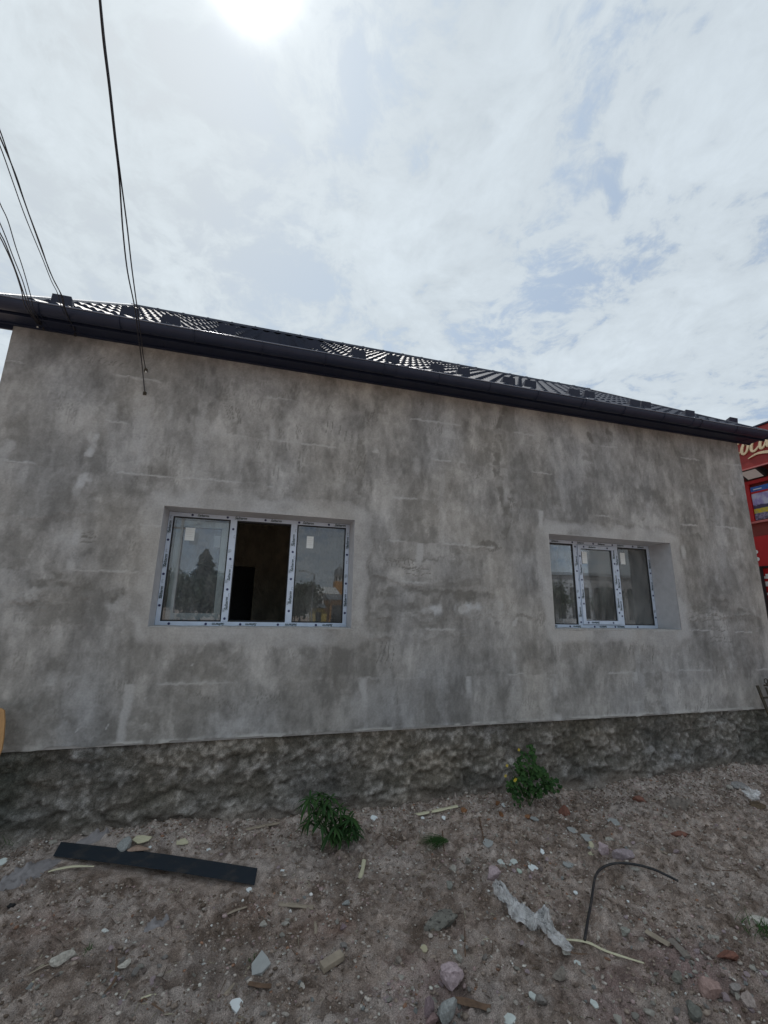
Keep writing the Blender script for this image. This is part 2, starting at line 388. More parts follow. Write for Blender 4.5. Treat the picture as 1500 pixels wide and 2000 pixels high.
f1 = fbm(X*1.3, Y*2.0, 4, 61); f2 = fbm(X*6, Y*6, 4, 71); f3 = fbm(X*28, Y*28, 3, 81)
C = brown[None, None]*np.ones(X.shape+(1,))
def lay(C, col, m): return C*(1-m[..., None])+col*m[..., None]
C = lay(C, greyd, sstep(0.45, 0.7, f1)*0.6)
C = lay(C, greyd*1.12, np.clip(sstep(-0.55, -0.1, Y)+sstep(3.0, 5.0, X)*0.6, 0, 1)*sstep(0.3, 0.6, f2)*0.8)
C = lay(C, darkd, sstep(0.50, 0.66, f2)*0.6)
f4 = fbm(X*14, Y*14, 4, 72, 0.65)
C = lay(C, darkd*0.9, sstep(0.56, 0.66, f4)*0.55)
C = lay(C, greyd*1.1, sstep(0.44, 0.36, f4)*0.35)
C = lay(C, darkd, px_field(X, Y, 480, 1830, 0.16, asp=1.5)*0.6)
C = lay(C, pink, np.clip(sum(px_field(X, Y, *p) for p in [(1060, 1730, 0.16), (850, 1950, 0.20), (1230, 1960, 0.22), (1350, 1880, 0.25), (780, 1930, 0.12), (930, 1840, 0.1)]), 0, 1)*sstep(0.35, 0.62, f2)*0.7)
C = lay(C, red, np.clip(sum(px_field(X, Y, *p) for p in [(620, 1800, 0.12), (500, 1770, 0.1), (670, 1805, 0.08), (90, 1800, 0.15)]), 0, 1)*0.35)
C = C*(0.62+0.76*f3[..., None])*(0.85+0.3*fbm(X*12, Y*12, 3, 86)[..., None])
od = np.maximum(np.maximum(-2.9-X, X-9.0), np.maximum(-3.2-Y, Y-0.3)); C = lay(C, brown*1.02, sstep(0.2, 3.0, od))
V = np.stack([X, Y, Z], -1).reshape(-1, 3)
g = mesh_obj('ground', V, grid_faces(len(gx), len(gy)), MP['dirt'], smooth=True, cols=C.reshape(-1, 3))
g['kind'] = 'structure'

def G(px, py, dz=0.0):
    """where the line of sight through a photo pixel meets the dirt"""
    d = ray(px, py); z = -0.05
    for _ in range(6):
        t = (z-CAMP[2])/d[2]; p = CAMP+d*t; z = float(gz(p[0], p[1]))
    p[2] = z+dz; return Vector(p)
def Gs(px, py, dz=0.02):
    """as G, but on the smooth lie of the land (for things that bridge the bumps)"""
    d = ray(px, py); z = -0.05
    for _ in range(6):
        t = (z-CAMP[2])/d[2]; p = CAMP+d*t; z = float(base_z(p[0], p[1]))+dz
    p[2] = z; return Vector(p)
def catmull(P3, k=5):
    out = []
    for i in range(len(P3)-1):
        p0, p1, p2, p3 = P3[max(i-1, 0)], P3[i], P3[i+1], P3[min(i+2, len(P3)-1)]
        for j in range(k):
            t = j/k; out.append(0.5*((2*p1)+(p2-p0)*t+(2*p0-5*p1+4*p2-p3)*t*t+(3*p1-p0-3*p2+p3)*t**3))
    return out+[P3[-1]]
def px_size(p):   # metres per photo pixel at a point
    return float(np.dot(np.array(p)-CAMP, FWD))/FPX

# ------------------------------------------------------------------ house
house = empty('house', (2.0, 3.0, 0.0), 'long single storey house with unpainted grey plaster and a dark metal roof', 'house')
house_inv = Matrix.Translation((-2.0, -3.0, 0.0))
def hp(o):   # parent while keeping world coordinates of the mesh
    o.parent = house; o.matrix_parent_inverse = house_inv; return o
def sub(o, par):
    o.parent = par; return o

WZ0, WZ1 = 0.620, 4.152
WIN = [(-0.894, 0.874, 1.527, 2.592, 0.24), (3.163, 4.951, 1.537, 2.606, 0.32)]
def lin(a, b, s):
    n = max(1, round((b-a)/s)); return list(np.linspace(a, b, n+1))[:-1]
s = 0.0105
xs = np.array(lin(HX0, WIN[0][0], s)+lin(WIN[0][0], WIN[0][1], s)+lin(WIN[0][1], WIN[1][0], s)+lin(WIN[1][0], WIN[1][1], s)+lin(WIN[1][1], HX1, s)+[HX1])
zs = np.array(lin(WZ0, 1.527, s)+lin(1.527, 2.592, s)+lin(2.592, WZ1, s)+[WZ1])
X, Z = np.meshgrid(xs, zs, indexing='ij')
# paint fields in wall coordinates
def P(px, py):
    p = aty(px, py, 0.0); return p[0], p[2]
wx = X+0.05*(fbm(X*6, Z*6, 3, 101)-0.5)*2; wz = Z+0.05*(fbm(X*6, Z*6, 3, 102)-0.5)*2
wfx = X+0.016*(fbm(X*26, Z*12, 3, 103)-0.5)*2; wfz = Z+0.016*(fbm(X*26, Z*26, 3, 104)-0.5)*2
dark = np.zeros(X.shape); light = np.zeros(X.shape); brownf = np.zeros(X.shape); relief = np.zeros(X.shape)
def dist_poly(pts, AX, AZ):
    best = np.full(AX.shape, 9.0)
    pts = [P(*p) for p in pts]
    if len(pts) == 1: return np.hypot(AX-pts[0][0], AZ-pts[0][1])
    for (x0, z0), (x1, z1) in zip(pts[:-1], pts[1:]):
        dx, dz = x1-x0, z1-z0; L = dx*dx+dz*dz+1e-9
        t = np.clip(((AX-x0)*dx+(AZ-z0)*dz)/L, 0, 1)
        best = np.minimum(best, np.hypot(AX-x0-t*dx, AZ-z0-t*dz))
    return best
def dab(field, pts, r, val, soft=0.6, fine=False):
    d = dist_poly(pts, wfx if fine else wx+(wfx-X)*1.6, wfz if fine else wz+(wfz-Z)*1.6)
    if not fine: d = d+0.9*r*(streak4-0.5)*2; soft = min(0.9, soft+0.1); r = r*1.15
    m = sstep(r, r*(1-soft), d)*val
    if not fine: m = np.clip(m*(0.62+0.6*breakup)*(0.85+0.5*streak3), 0, 0.95)
    np.maximum(field, m, out=field)
breakup = sstep(0.36, 0.60, fbm(wfx*11, wfz*15, 5, 129, 0.62))
streak4 = fbm(X*9, Z*5, 5, 128, 0.62)
streak3 = fbm(X*16, Z*3.5, 4, 118, 0.6)
# general trowel work: vertical drags, patches, board joints
streak = fbm(X*7.0+0.3*np.sin(Z*2), Z*1.1, 4, 111); streak2 = fbm(X*22, Z*2.2, 3, 112)
patch = fbm(wx*2.1, wz*1.7, 4, 113); patch2 = fbm(wx*4.5, wz*3.0, 4, 114)
gd = sstep(0.50, 0.60, streak*0.5+patch*0.35+streak2*0.15)*0.50+sstep(0.52, 0.60, patch2)*0.35*sstep(0.35, 0.6, streak)
blot = fbm(wx*1.3+5, wz*2.4, 5, 116, 0.6); gd = gd*0.85+sstep(0.53, 0.57, blot)*0.42+sstep(0.56, 0.585, fbm(wfx*9, wfz*3.5, 4, 117, 0.6))*0.25+sstep(0.60, 0.63, fbm(wfx*5, wfz*1.2, 5, 127, 0.65))*0.22
gd = gd*(0.6+0.8*fbm(X*0.8, Z*0.8, 2, 115))
gl_ = 0*X+0.0
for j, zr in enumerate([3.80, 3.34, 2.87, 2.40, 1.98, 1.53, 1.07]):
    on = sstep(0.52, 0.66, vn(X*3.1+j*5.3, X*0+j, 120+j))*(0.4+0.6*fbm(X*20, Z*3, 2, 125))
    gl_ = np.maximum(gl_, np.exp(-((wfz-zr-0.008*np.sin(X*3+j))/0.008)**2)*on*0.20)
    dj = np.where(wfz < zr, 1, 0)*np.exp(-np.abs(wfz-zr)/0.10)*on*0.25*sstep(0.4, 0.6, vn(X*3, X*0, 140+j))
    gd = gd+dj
    for k in range(-3, 8):
        xc = k*1.02+(0.51 if j % 2 else 0)+0.1*random.random()
        seg = (Z < zr) & (Z > zr-0.46)
        gl_ = np.maximum(gl_, sstep(0.05, 0.01, np.abs(wfx-xc+0.06*(fbm(X*5, Z*3, 2, 152)-0.5)))*seg*0.16*sstep(0.45, 0.8, fbm(X*2+j, Z*4, 3, 150))*_h(np.array(k+50), np.array(j), 151)*1.6)
rows = [0.55, 1.07, 1.53, 1.98, 2.40, 2.87, 3.34, 3.80, 4.3]
bx = X+0.05*(fbm(X*14, Z*6, 5, 190, 0.62)-0.5)*2+0.06*(fbm(X*2, Z*3, 3, 191)-0.5)*2; bz = Z+0.035*(fbm(X*8, Z*8, 4, 192)-0.5)*2
bd = np.zeros(X.shape); bl = np.zeros(X.shape); Rb = random.Random(33)
for j in range(len(rows)-1):
    inrow = sstep(rows[j]-0.004, rows[j]+0.012, bz)*sstep(rows[j+1]+0.010, rows[j+1]-0.010, bz)
    x = HX0-0.2
    while x < HX1:
        w = Rb.choice((0.12, 0.18, 0.25, 0.35, 0.5))*Rb.uniform(0.8, 1.2); v = Rb.random(); top = rows[j]+(rows[j+1]-rows[j])*Rb.uniform(0.35, 1.3); 
        ew = Rb.choice((0.03, 0.07, 0.12)); m = sstep(x, x+ew, bx)*sstep(x+w, x+w-ew*0.6, bx)*inrow
        if v > 0.60: bd = np.maximum(bd, m*sstep(top+0.12, top-0.12, bz+0.10*(streak4-0.5))*(v-0.60)*2.1)
        if v < 0.16: bl = np.maximum(bl, m*(0.18-v)*2.6)
        x += w*Rb.uniform(0.8, 1.1)
cloudy = sstep(0.40, 0.62, fbm(wfx*2.6, wfz*2.2, 6, 199, 0.6))
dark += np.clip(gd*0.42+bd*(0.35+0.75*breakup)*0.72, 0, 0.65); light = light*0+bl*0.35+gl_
g1 = fbm(wx*1.5, wz*1.5, 6, 241, 0.58)-0.5; g2 = fbm(wfx*8+3*g1, wfz*2.4, 5, 242, 0.6)-0.5; g3 = fbm(X*28, Z*13, 4, 243, 0.65)-0.5; g4 = fbm(wfx*4.5, wfz*4.0, 5, 244, 0.62)-0.5
gen = 1+0.75*g1+0.80*g2+0.55*g3+0.70*g4
# horizontal trowel ridges at two heights, their shading also painted into the colour
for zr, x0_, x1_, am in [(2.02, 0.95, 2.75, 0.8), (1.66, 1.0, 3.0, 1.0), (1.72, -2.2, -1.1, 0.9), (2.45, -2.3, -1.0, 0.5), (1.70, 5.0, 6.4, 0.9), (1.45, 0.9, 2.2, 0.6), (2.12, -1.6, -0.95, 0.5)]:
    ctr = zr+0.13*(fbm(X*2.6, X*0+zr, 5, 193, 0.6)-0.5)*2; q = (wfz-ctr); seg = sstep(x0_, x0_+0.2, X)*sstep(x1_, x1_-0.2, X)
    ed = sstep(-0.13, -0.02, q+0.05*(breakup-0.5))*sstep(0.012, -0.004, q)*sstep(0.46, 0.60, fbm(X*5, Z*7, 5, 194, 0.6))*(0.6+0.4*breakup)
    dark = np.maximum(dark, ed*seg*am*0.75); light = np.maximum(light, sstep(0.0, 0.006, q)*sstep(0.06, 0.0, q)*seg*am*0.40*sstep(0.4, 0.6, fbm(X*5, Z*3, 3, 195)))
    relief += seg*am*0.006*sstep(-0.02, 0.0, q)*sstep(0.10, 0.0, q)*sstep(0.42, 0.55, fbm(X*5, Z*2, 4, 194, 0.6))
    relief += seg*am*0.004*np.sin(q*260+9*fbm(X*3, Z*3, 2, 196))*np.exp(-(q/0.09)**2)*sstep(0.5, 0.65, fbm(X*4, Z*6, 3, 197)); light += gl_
# places one can point to in the photograph
D = [  # points, radius, strength, softness
 ([(60, 1145), (150, 1150), (230, 1165)], 0.045, 0.75, 0.5), ([(95, 1105), (110, 1130)], 0.05, 0.6, 0.6), ([(25, 1125), (60, 1125)], 0.05, 0.45, 0.7),
 ([(0, 1420), (100, 1400), (160, 1440), (280, 1430)], 0.20, 0.55, 0.4), ([(330, 1370), (420, 1400), (370, 1350)], 0.16, 0.45, 0.5), ([(380, 1290), (365, 1310)], 0.10, 0.55, 0.3),
 ([(470, 1330), (560, 1400), (560, 1340)], 0.14, 0.40, 0.5), ([(600, 1250), (660, 1300), (680, 1340)], 0.12, 0.40, 0.5), ([(110, 1310), (115, 1290)], 0.08, 0.5, 0.5),
 ([(160, 940), (110, 960), (60, 1000)], 0.20, 0.40, 0.6), ([(205, 830), (190, 870), (180, 960)], 0.10, 0.40, 0.6), ([(265, 930), (250, 1000)], 0.12, 0.30, 0.6),
 ([(740, 1160), (790, 1150), (860, 1160), (960, 1165)], 0.055, 0.75, 0.5), ([(740, 1190), (820, 1185), (850, 1200)], 0.06, 0.65, 0.6), ([(890, 1170), (930, 1165)], 0.08, 0.6, 0.5), ([(700, 1190), (720, 1210), (760, 1225)], 0.06, 0.55, 0.7),
 ([(985, 800), (968, 860), (972, 940), (990, 1010), (985, 1050)], 0.055, 0.75, 0.4), ([(1000, 930), (1003, 1000)], 0.04, 0.5, 0.5),
 ([(870, 900), (880, 960)], 0.09, 0.35, 0.3), ([(770, 905), (780, 950)], 0.11, 0.35, 0.5), ([(755, 1090), (830, 1085)], 0.08, 0.35, 0.5), ([(940, 1065), (965, 1062)], 0.03, 0.8, 0.5), ([(770, 1095), (820, 1100), (880, 1085), (940, 1065)], 0.018, 0.6, 0.8),
 ([(1350, 1185), (1400, 1180), (1440, 1200), (1475, 1210)], 0.09, 0.65, 0.5), ([(1345, 1210), (1370, 1240), (1350, 1290)], 0.14, 0.35, 0.7), ([(1400, 1175), (1420, 1180)], 0.07, 0.7, 0.5),
 ([(1360, 900), (1375, 960), (1390, 1000)], 0.17, 0.55, 0.4), ([(1290, 890), (1330, 920)], 0.15, 0.40, 0.5), ([(1245, 960), (1250, 1000)], 0.07, 0.5, 0.5), ([(1280, 960), (1300, 1000)], 0.08, 0.4, 0.5),
 ([(1150, 848), (1152, 860)], 0.05, 0.7, 0.3), ([(1185, 842), (1190, 855)], 0.04, 0.6, 0.3), ([(1363, 1045), (1366, 1050)], 0.04, 0.6, 0.4), ([(1400, 1060), (1410, 1090)], 0.05, 0.4, 0.5), ([(1150, 1010), (1260, 1030), (1310, 1040)], 0.04, 0.4, 0.6),
 ([(1150, 1290), (1200, 1285)], 0.09, 0.35, 0.5), ([(1260, 1280), (1330, 1280)], 0.10, 0.35, 0.4), ([(850, 1390), (960, 1370)], 0.12, 0.35, 0.6), ([(1060, 1290), (1075, 1320)], 0.10, 0.4, 0.4),
 ([(700, 840), (705, 900), (700, 960)], 0.06, 0.55, 0.6), ([(440, 780), (450, 830)], 0.07, 0.45, 0.6), ([(1010, 1040), (1000, 980)], 0.03, 0.5, 0.6), ([(690, 1215), (715, 1225)], 0.05, 0.6, 0.7),
 ([(720, 1240), (722, 1300)], 0.04, 0.5, 0.5), ([(230, 640), (60, 640)], 0.10, 0.30, 0.8), ([(20, 700), (90, 660)], 0.12, 0.25, 0.8), ([(350, 900), (370, 850)], 0.10, 0.30, 0.6), ([(780, 1000), (790, 960)], 0.05, 0.3, 0.5)]
for p, r, v, sft in D: dab(dark, p, r, v, sft)
for p, r, v in [([(60, 1160), (70, 1200)], 0.010, 0.7), ([(75, 1160), (78, 1185)], 0.008, 0.7), ([(45, 1160), (48, 1210)], 0.010, 0.5),
                ([(108, 1385), (107, 1410)], 0.010, 0.8), ([(120, 1385), (124, 1405)], 0.010, 0.8), ([(1128, 1255), (1135, 1275)], 0.008, 0.8), ([(1120, 1258), (1128, 1270)], 0.006, 0.7),
                ([(1240, 870), (1250, 930), (1262, 1000)], 0.014, 0.5), ([(740, 1380), (760, 1372)], 0.02, 0.3), ([(880, 1420), (884, 1385)], 0.007, 0.6), ([(945, 1250), (950, 1320)], 0.005, 0.4)]:
    dab(dark, p, r, v, 0.7, True)
def trowel(x0, y0, dx, dy, n, ln, bend, w=0.006, v=0.7):  # trowel strokes; the shading of their ridges is painted as dark lines
    for i in range(n):
        a = (x0+dx*i+random.uniform(-1, 1), y0+dy*i+random.uniform(-3, 3)); b = (a[0]+ln[0]+random.uniform(-2, 2), a[1]+ln[1]*random.uniform(0.7, 1.2))
        c = ((a[0]+b[0])/2+bend[0], (a[1]+b[1])/2+bend[1])
        dab(dark, [a, c, b], w, min(1, v*1.3), 0.7, True)
for a in [(975, 965, 6, 2, 5, (18, 40), (6, -4)), (745, 1360, 7, -1, 5, (5, 16), (1, 0)), (690, 1215, 7, 2, 5, (-4, 25), (1, 0)), (760, 1105, 8, 0, 8, (-16, -14), (4, -6)), (700, 880, 5, 3, 4, (-8, 40), (2, 0)),
          (500, 1355, 9, 0, 6, (4, 16), (0, 0)), (745, 1250, 8, 4, 4, (-10, 50), (3, 0)), (715, 800, 6, 0, 4, (-6, 30), (1, 0)), (440, 790, 5, 2, 6, (3, 30), (1, 0)), (200, 700, 10, 2, 5, (-10, 8), (2, -3)),
          (935, 1060, 3, 6, 3, (40, 0), (0, 8)), (780, 1105, 5, 4, 4, (45, -2), (0, 5)), (1340, 1200, 4, 9, 8, (60, -12), (0, -7)), (160, 1040, 0, 6, 4, (25, 0), (0, 1)), (380, 1350, 9, 3, 8, (6, 14), (0, 0)), (640, 820, 12, 6, 6, (-3, 26), (1, 0)), (1230, 1250, 9, 3, 6, (-2, 30), (0, 0))]:
    trowel(*a)
for _ in range(300):
    trowel(random.uniform(20, 1450), random.uniform(680, 1380), random.uniform(3, 8), random.uniform(-2, 3), random.randint(2, 5), (random.uniform(-5, 5), random.uniform(12, 34)), (random.uniform(-2, 2), 0), 0.006, random.uniform(0.2, 0.55))
L = [([(185, 850), (178, 885)], 0.045, 0.95, 0.7), ([(150, 955), (165, 930)], 0.06, 0.9, 0.7), ([(8, 870), (0, 900)], 0.07, 0.6, 0.6), ([(280, 785), (285, 830), (270, 900)], 0.09, 0.45, 0.5), ([(220, 800), (215, 850)], 0.07, 0.4, 0.6),
     ([(395, 800), (395, 870), (385, 960)], 0.09, 0.45, 0.5), ([(830, 1192), (855, 1190)], 0.05, 0.95, 0.6), ([(900, 1188), (930, 1186)], 0.05, 0.95, 0.6), ([(975, 1182)], 0.06, 0.9, 0.6), ([(1013, 1205), (1010, 1215)], 0.02, 0.8, 0.6),
     ([(430, 1420), (480, 1410)], 0.11, 0.65, 0.7), ([(700, 1370), (760, 1350), (740, 1400)], 0.13, 0.4, 0.4), ([(720, 1240), (700, 1230)], 0.06, 0.35, 0.6), ([(1400, 960), (1415, 1100)], 0.12, 0.35, 0.6), ([(1245, 1250), (1250, 1390)], 0.05, 0.45, 0.5),
     ([(868, 930), (864, 990), (866, 1060)], 0.035, 0.4, 0.5), ([(1080, 880), (1110, 1000)], 0.07, 0.3, 0.6), ([(1430, 1300), (1440, 1370)], 0.12, 0.3, 0.6), ([(215, 1180), (250, 1180)], 0.05, 0.5, 0.6), ([(130, 1060), (180, 1120)], 0.08, 0.35, 0.6),
     ([(150, 1360), (160, 1400)], 0.12, 0.35, 0.4), ([(120, 1420), (130, 1450)], 0.05, 0.4, 0.5), ([(865, 1330), (868, 1420)], 0.05, 0.3, 0.5), ([(1000, 1390), (1010, 1340)], 0.07, 0.35, 0.5), ([(870, 1110), (930, 1120)], 0.10, 0.3, 0.7), ([(50, 640), (28, 720)], 0.06, 0.3, 0.7)]
for p, r, v, sft in L: dab(light, p, r, v, sft)
# pale skim bands worked round both openings
for (x0, x1, z0, z1, dpt) in WIN:
    dx = np.maximum(np.maximum(x0-wx, wx-x1), 0); dz = np.maximum(np.maximum(z0-wz, wz-z1), 0); d = np.hypot(dx, dz)
    brk = fbm(wx*4, wz*4, 4, 160); m = sstep(0.19, 0.10, d+0.16*(brk-0.5))*(0.10+0.75*sstep(0.35, 0.65, brk))
    gen = 1+(gen-1)*(1-0.45*sstep(0.18, 0.12, d)); light = np.maximum(light, m*0.95+0.16*sstep(0.17, 0.15, d+0.05*(brk-0.5))); dark = dark*(1-0.6*sstep(0.18, 0.09, d+0.1*(brk-0.5)))
    dark = np.maximum(dark, np.exp(-((d-0.175)/0.015)**2)*0.3*fbm(X*7, Z*7, 2, 161))
    light = np.maximum(light, sstep(0.022, 0.0, np.hypot(np.maximum(np.maximum(x0-X, X-x1), 0), np.maximum(np.maximum(z0-Z, Z-z1), 0)))*(0.35+0.5*vn(X*9, Z*9, 163)))
for p in [[(205, 1427), (212, 1415)], [(150, 1424), (145, 1430)], [(402, 1258)], [(374, 1300)], [(283, 1366)]]: dab(light, p, 0.008, 1.0, 0.5, True)
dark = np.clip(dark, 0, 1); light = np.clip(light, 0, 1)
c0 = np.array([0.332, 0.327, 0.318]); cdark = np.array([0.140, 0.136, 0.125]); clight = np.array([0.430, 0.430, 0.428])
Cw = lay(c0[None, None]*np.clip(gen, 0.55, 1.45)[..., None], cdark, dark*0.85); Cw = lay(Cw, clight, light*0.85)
tint = fbm(X*1.7, Z*1.4, 2, 170)[..., None]-0.5
Cw = Cw*(1+tint*np.array([0.10, 0.04, -0.06]))
bright = np.clip(sum(sstep(r*1.2, r*0.1, dist_poly(p, wfx, wfz)+0.09*(fbm(X*11, Z*9, 4, 119)-0.4)) for p, r in [([(185, 850), (178, 885)], 0.035), ([(150, 955), (165, 930)], 0.045), ([(825, 1192), (860, 1190)], 0.06), ([(895, 1188), (935, 1186)], 0.06), ([(975, 1182)], 0.05)]), 0, 1)
Cw = lay(Cw, np.array([0.46, 0.475, 0.49]), bright*0.8*sstep(0.36, 0.6, fbm(X*13, Z*9, 4, 121)))
edge = sstep(WZ0+0.015+0.012*(fbm(X*9, Z*0, 3, 171)), WZ0+0.004, Z)*sstep(0.40, 0.6, fbm(X*5.0, X*0, 4, 172))
Cw = lay(Cw, np.array([0.48, 0.48, 0.46]), edge*0.8)
Yw = 0.010*(fbm(X*0.9, Z*0.9, 2, 181)-0.5)+0.004*(streak-0.5)+0.0025*(fbm(X*30, Z*9, 3, 182)-0.5)+0.003*dark-0.002*light
Yw = np.where(Z < WZ0+0.02, Yw-0.003, Yw)
Zw = Z.copy(); Zw[:, 0] += 0.012*(fbm(xs*7, xs*0, 4, 183)-0.5)*2-0.010*sstep(0.62, 0.72, vn(xs*11, xs*0, 184))
nx, nz = len(xs), len(zs)
F = grid_faces(nx, nz)
cx = (xs[:-1]+xs[1:])/2; cz = (zs[:-1]+zs[1:])/2; CX, CZ = np.meshgrid(cx, cz, indexing='ij')
keep = np.ones(CX.shape, bool)
for (x0, x1, z0, z1, dpt) in WIN: keep &= ~((CX > x0) & (CX < x1) & (CZ > z0) & (CZ < z1))
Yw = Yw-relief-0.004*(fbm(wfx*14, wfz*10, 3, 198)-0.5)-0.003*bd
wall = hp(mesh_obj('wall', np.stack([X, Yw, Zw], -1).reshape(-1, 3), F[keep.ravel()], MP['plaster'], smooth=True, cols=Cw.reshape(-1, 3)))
# masonry behind the plaster
b = MB(); YM0, YM1 = 0.016, 0.40
zb = 0.628
b.box(HX0+0.004, WIN[0][0]-0.012, YM0, YM1, zb, 4.15); b.box(WIN[0][1]+0.012, WIN[1][0]-0.012, YM0, YM1, zb, 4.15); b.box(WIN[1][1]+0.012, HX1-0.004, YM0, YM1, zb, 4.15)
for (x0, x1, z0, z1, dpt) in WIN:
    b.box(x0-0.012, x1+0.012, YM0, YM1, zb, z0-0.012); b.box(x0-0.012, x1+0.012, YM0, YM1, z1+0.012, 4.15)
hp(b.build('masonry_core', MP['masonry']))
b = MB(); b.box(HX0, HX0+0.35, 0.401, HD, 0.62, 4.14); hp(b.build('side_wall', MP['reveal']))
b = MB(); b.box(HX1-0.35, HX1, 0.401, HD, 0.62, 4.14); hp(b.build('side_wall', MP['reveal']))
b = MB(); b.box(HX0+0.351, HX1-0.351, HD-0.35, HD, 0.62, 4.14); hp(b.build('back_wall', MP['reveal']))
b = MB(); b.box(HX0, HX0+0.018, 0.004, 0.40, 0.62, 4.15); hp(b.build('corner_plaster', MP['masonry']))
b = MB(); b.box(HX1-0.018, HX1+0.001, 0.004, 0.40, 0.62, 4.15); hp(b.build('corner_plaster', MP['masonry']))
# plaster underside
b = MB(); b.box(HX0, HX1, 0.0035, 0.06, 0.606, 0.6275); hp(b.build('plaster_base', MP['masonry']))
# foundation of lumpy concrete
fx = np.arange(HX0-0.01, HX1+0.02, 0.0125); fz = np.arange(-0.30, 0.640, 0.0125)
X, Z = np.meshgrid(fx, fz, indexing='ij')
big = fbm(X*2.2+0.6*Z, Z*4.6, 3, 201); mid = fbm(X*7+2*fbm(X*3, Z*3, 2, 205), Z*11, 4, 202); rid = 1-np.abs(fbm(X*3.6+Z*2.0, Z*6.5-X*1.2, 4, 203)*2-1); fine = fbm(X*30, Z*30, 3, 204)
lump = sstep(0.45, 0.62, mid)
cellx = X*3.1+0.9*fbm(X*2, Z*2, 3, 211); cellz = Z*5.2+0.9*fbm(X*2, Z*2, 3, 212)+0.5*np.floor(cellx)*0.37
tintf = fbm(X*1.8, Z*3.0, 3, 216)
# worley-like stones in the concrete
best = np.full(X.shape, 9.0); sec = np.full(X.shape, 9.0); hid = np.zeros(X.shape)
ix = np.floor(cellx); iz = np.floor(cellz)
for a in (-1, 0, 1):
    for c in (-1, 0, 1):
        qx = ix+a; qz = iz+c; jx = qx+_h(qx, qz, 221)*0.9; jz = qz+_h(qx, qz, 222)*0.9
        d = np.hypot(cellx-jx, (cellz-jz)); h = _h(qx, qz, 223)
        nearer = d < best; sec = np.where(nearer, best, np.minimum(sec, d)); hid = np.where(nearer, h, hid); best = np.where(nearer, d, best)
edgew = sstep(0.02, 0.25, sec-best)
tiltf = (cellz-iz-0.5)*0.03*(hid-0.3)
taper = sstep(0.64, 0.52, Z)
frag = fbm(X*14+1.5*fbm(X*5, Z*5, 2, 209), Z*19, 4, 208, 0.6)
shelf = np.abs(((Z*4.2+0.9*fbm(X*1.7, Z*1.2, 3, 214)+0.25*X) % 1.0)-0.15)
Yf = 0.055-(0.64-Z)*0.09-0.022*hid*edgew*taper-0.045*(big-0.5)-(0.028*(mid-0.5)+0.042*(rid-0.6)+0.036*(frag-0.5)-0.020*np.clip(0.35-shelf, 0, 1))*taper-tiltf*0.6-0.012*(fine-0.5)-0.010*(fbm(X*60, Z*60, 2, 217)-0.5)
base_c = np.array([0.178, 0.163, 0.140]); lite = np.array([0.33, 0.31, 0.285]); dk = np.array([0.085, 0.080, 0.064]); moss = np.array([0.070, 0.080, 0.068])
Cf = lay(base_c[None, None]*np.ones(X.shape+(1,)), lite, sstep(0.50, 0.62, mid*0.25+frag*0.35+hid*0.1+fine*0.3)*0.65)
Cf = lay(Cf, dk, sstep(0.48, 0.66, fbm(X*3, Z*5, 5, 206, 0.6))*0.45)
Cf = lay(Cf, moss, np.clip(sstep(-1.35, -1.75, X)+sstep(5.3, 6.2, X)*0.8, 0, 1)*0.7*sstep(0.3, 0.6, big+0.15))
Cf = lay(Cf, np.array([0.38, 0.36, 0.31]), np.exp(-((X-1.6)/0.30)**2)*sstep(0.585, 0.60, Z)*0.7)
def fd(px, py, r, asp=1.0):
    p = aty(px, py, 0.02); return np.exp(-(((X-p[0])/(r*asp))**2+((Z-p[2])/r)**2)*1.0)
wf = fbm(X*20, Z*20, 3, 207)
for p in [(422, 1500, 0.045, 1.4), (525, 1505, 0.03, 1), (500, 1495, 0.03, 2), (340, 1515, 0.05, 2.5), (450, 1570, 0.04, 2), (1200, 1460, 0.08, 2), (1320, 1475, 0.05, 2), (1410, 1465, 0.06, 3), (690, 1490, 0.05, 2), (960, 1440, 0.10, 1.2), (1000, 1480, 0.07, 1.2)]:
    Cf = lay(Cf, np.array([0.42, 0.40, 0.38]), fd(*p)*sstep(0.42, 0.58, wf)*0.8)
Cf = Cf*(0.70+0.6*fine[..., None])*(0.7+0.6*fbm(X*62, Z*62, 2, 218)[..., None])*(1+(tintf[..., None]-0.5)*np.array([0.22, 0.10, -0.08]))
Cf = Cf*(0.82+0.18*edgew[..., None])*(0.85+0.3*hid[..., None])*(0.65+0.7*frag[..., None])
dust = sstep(0.10, -0.06, Z+0.10*(fbm(X*5, Z*5, 3, 219)-0.5)-0.02); Cf = lay(Cf, np.array([0.30, 0.25, 0.21]), dust*0.55)
found = hp(mesh_obj('foundation', np.stack([X, Yf, Z], -1).reshape(-1, 3), grid_faces(len(fx), len(fz)), MP['foundation'], smooth=True, cols=Cf.reshape(-1, 3)))
b = MB(); b.box(HX0+0.06, HX1-0.04, 0.16, HD-0.05, -0.4, 0.34); hp(b.build('floor_slab', MP['masonry']))
b = MB(); b.box(HX0+0.05, HX1-0.02, 0.13, 0.41, 0.345, 0.604); hp(b.build('plinth_core', MP['masonry']))
b = MB(); b.box(HX0+0.0, HX0+0.35, 0.12, HD, -0.3, 0.615); b.box(HX1-0.35, HX1, 0.12, HD, -0.3, 0.615); b.box(HX0+.351, HX1-.351, HD-.35, HD, -0.3, 0.615); hp(b.build('side_plinth', MP['foundation']))
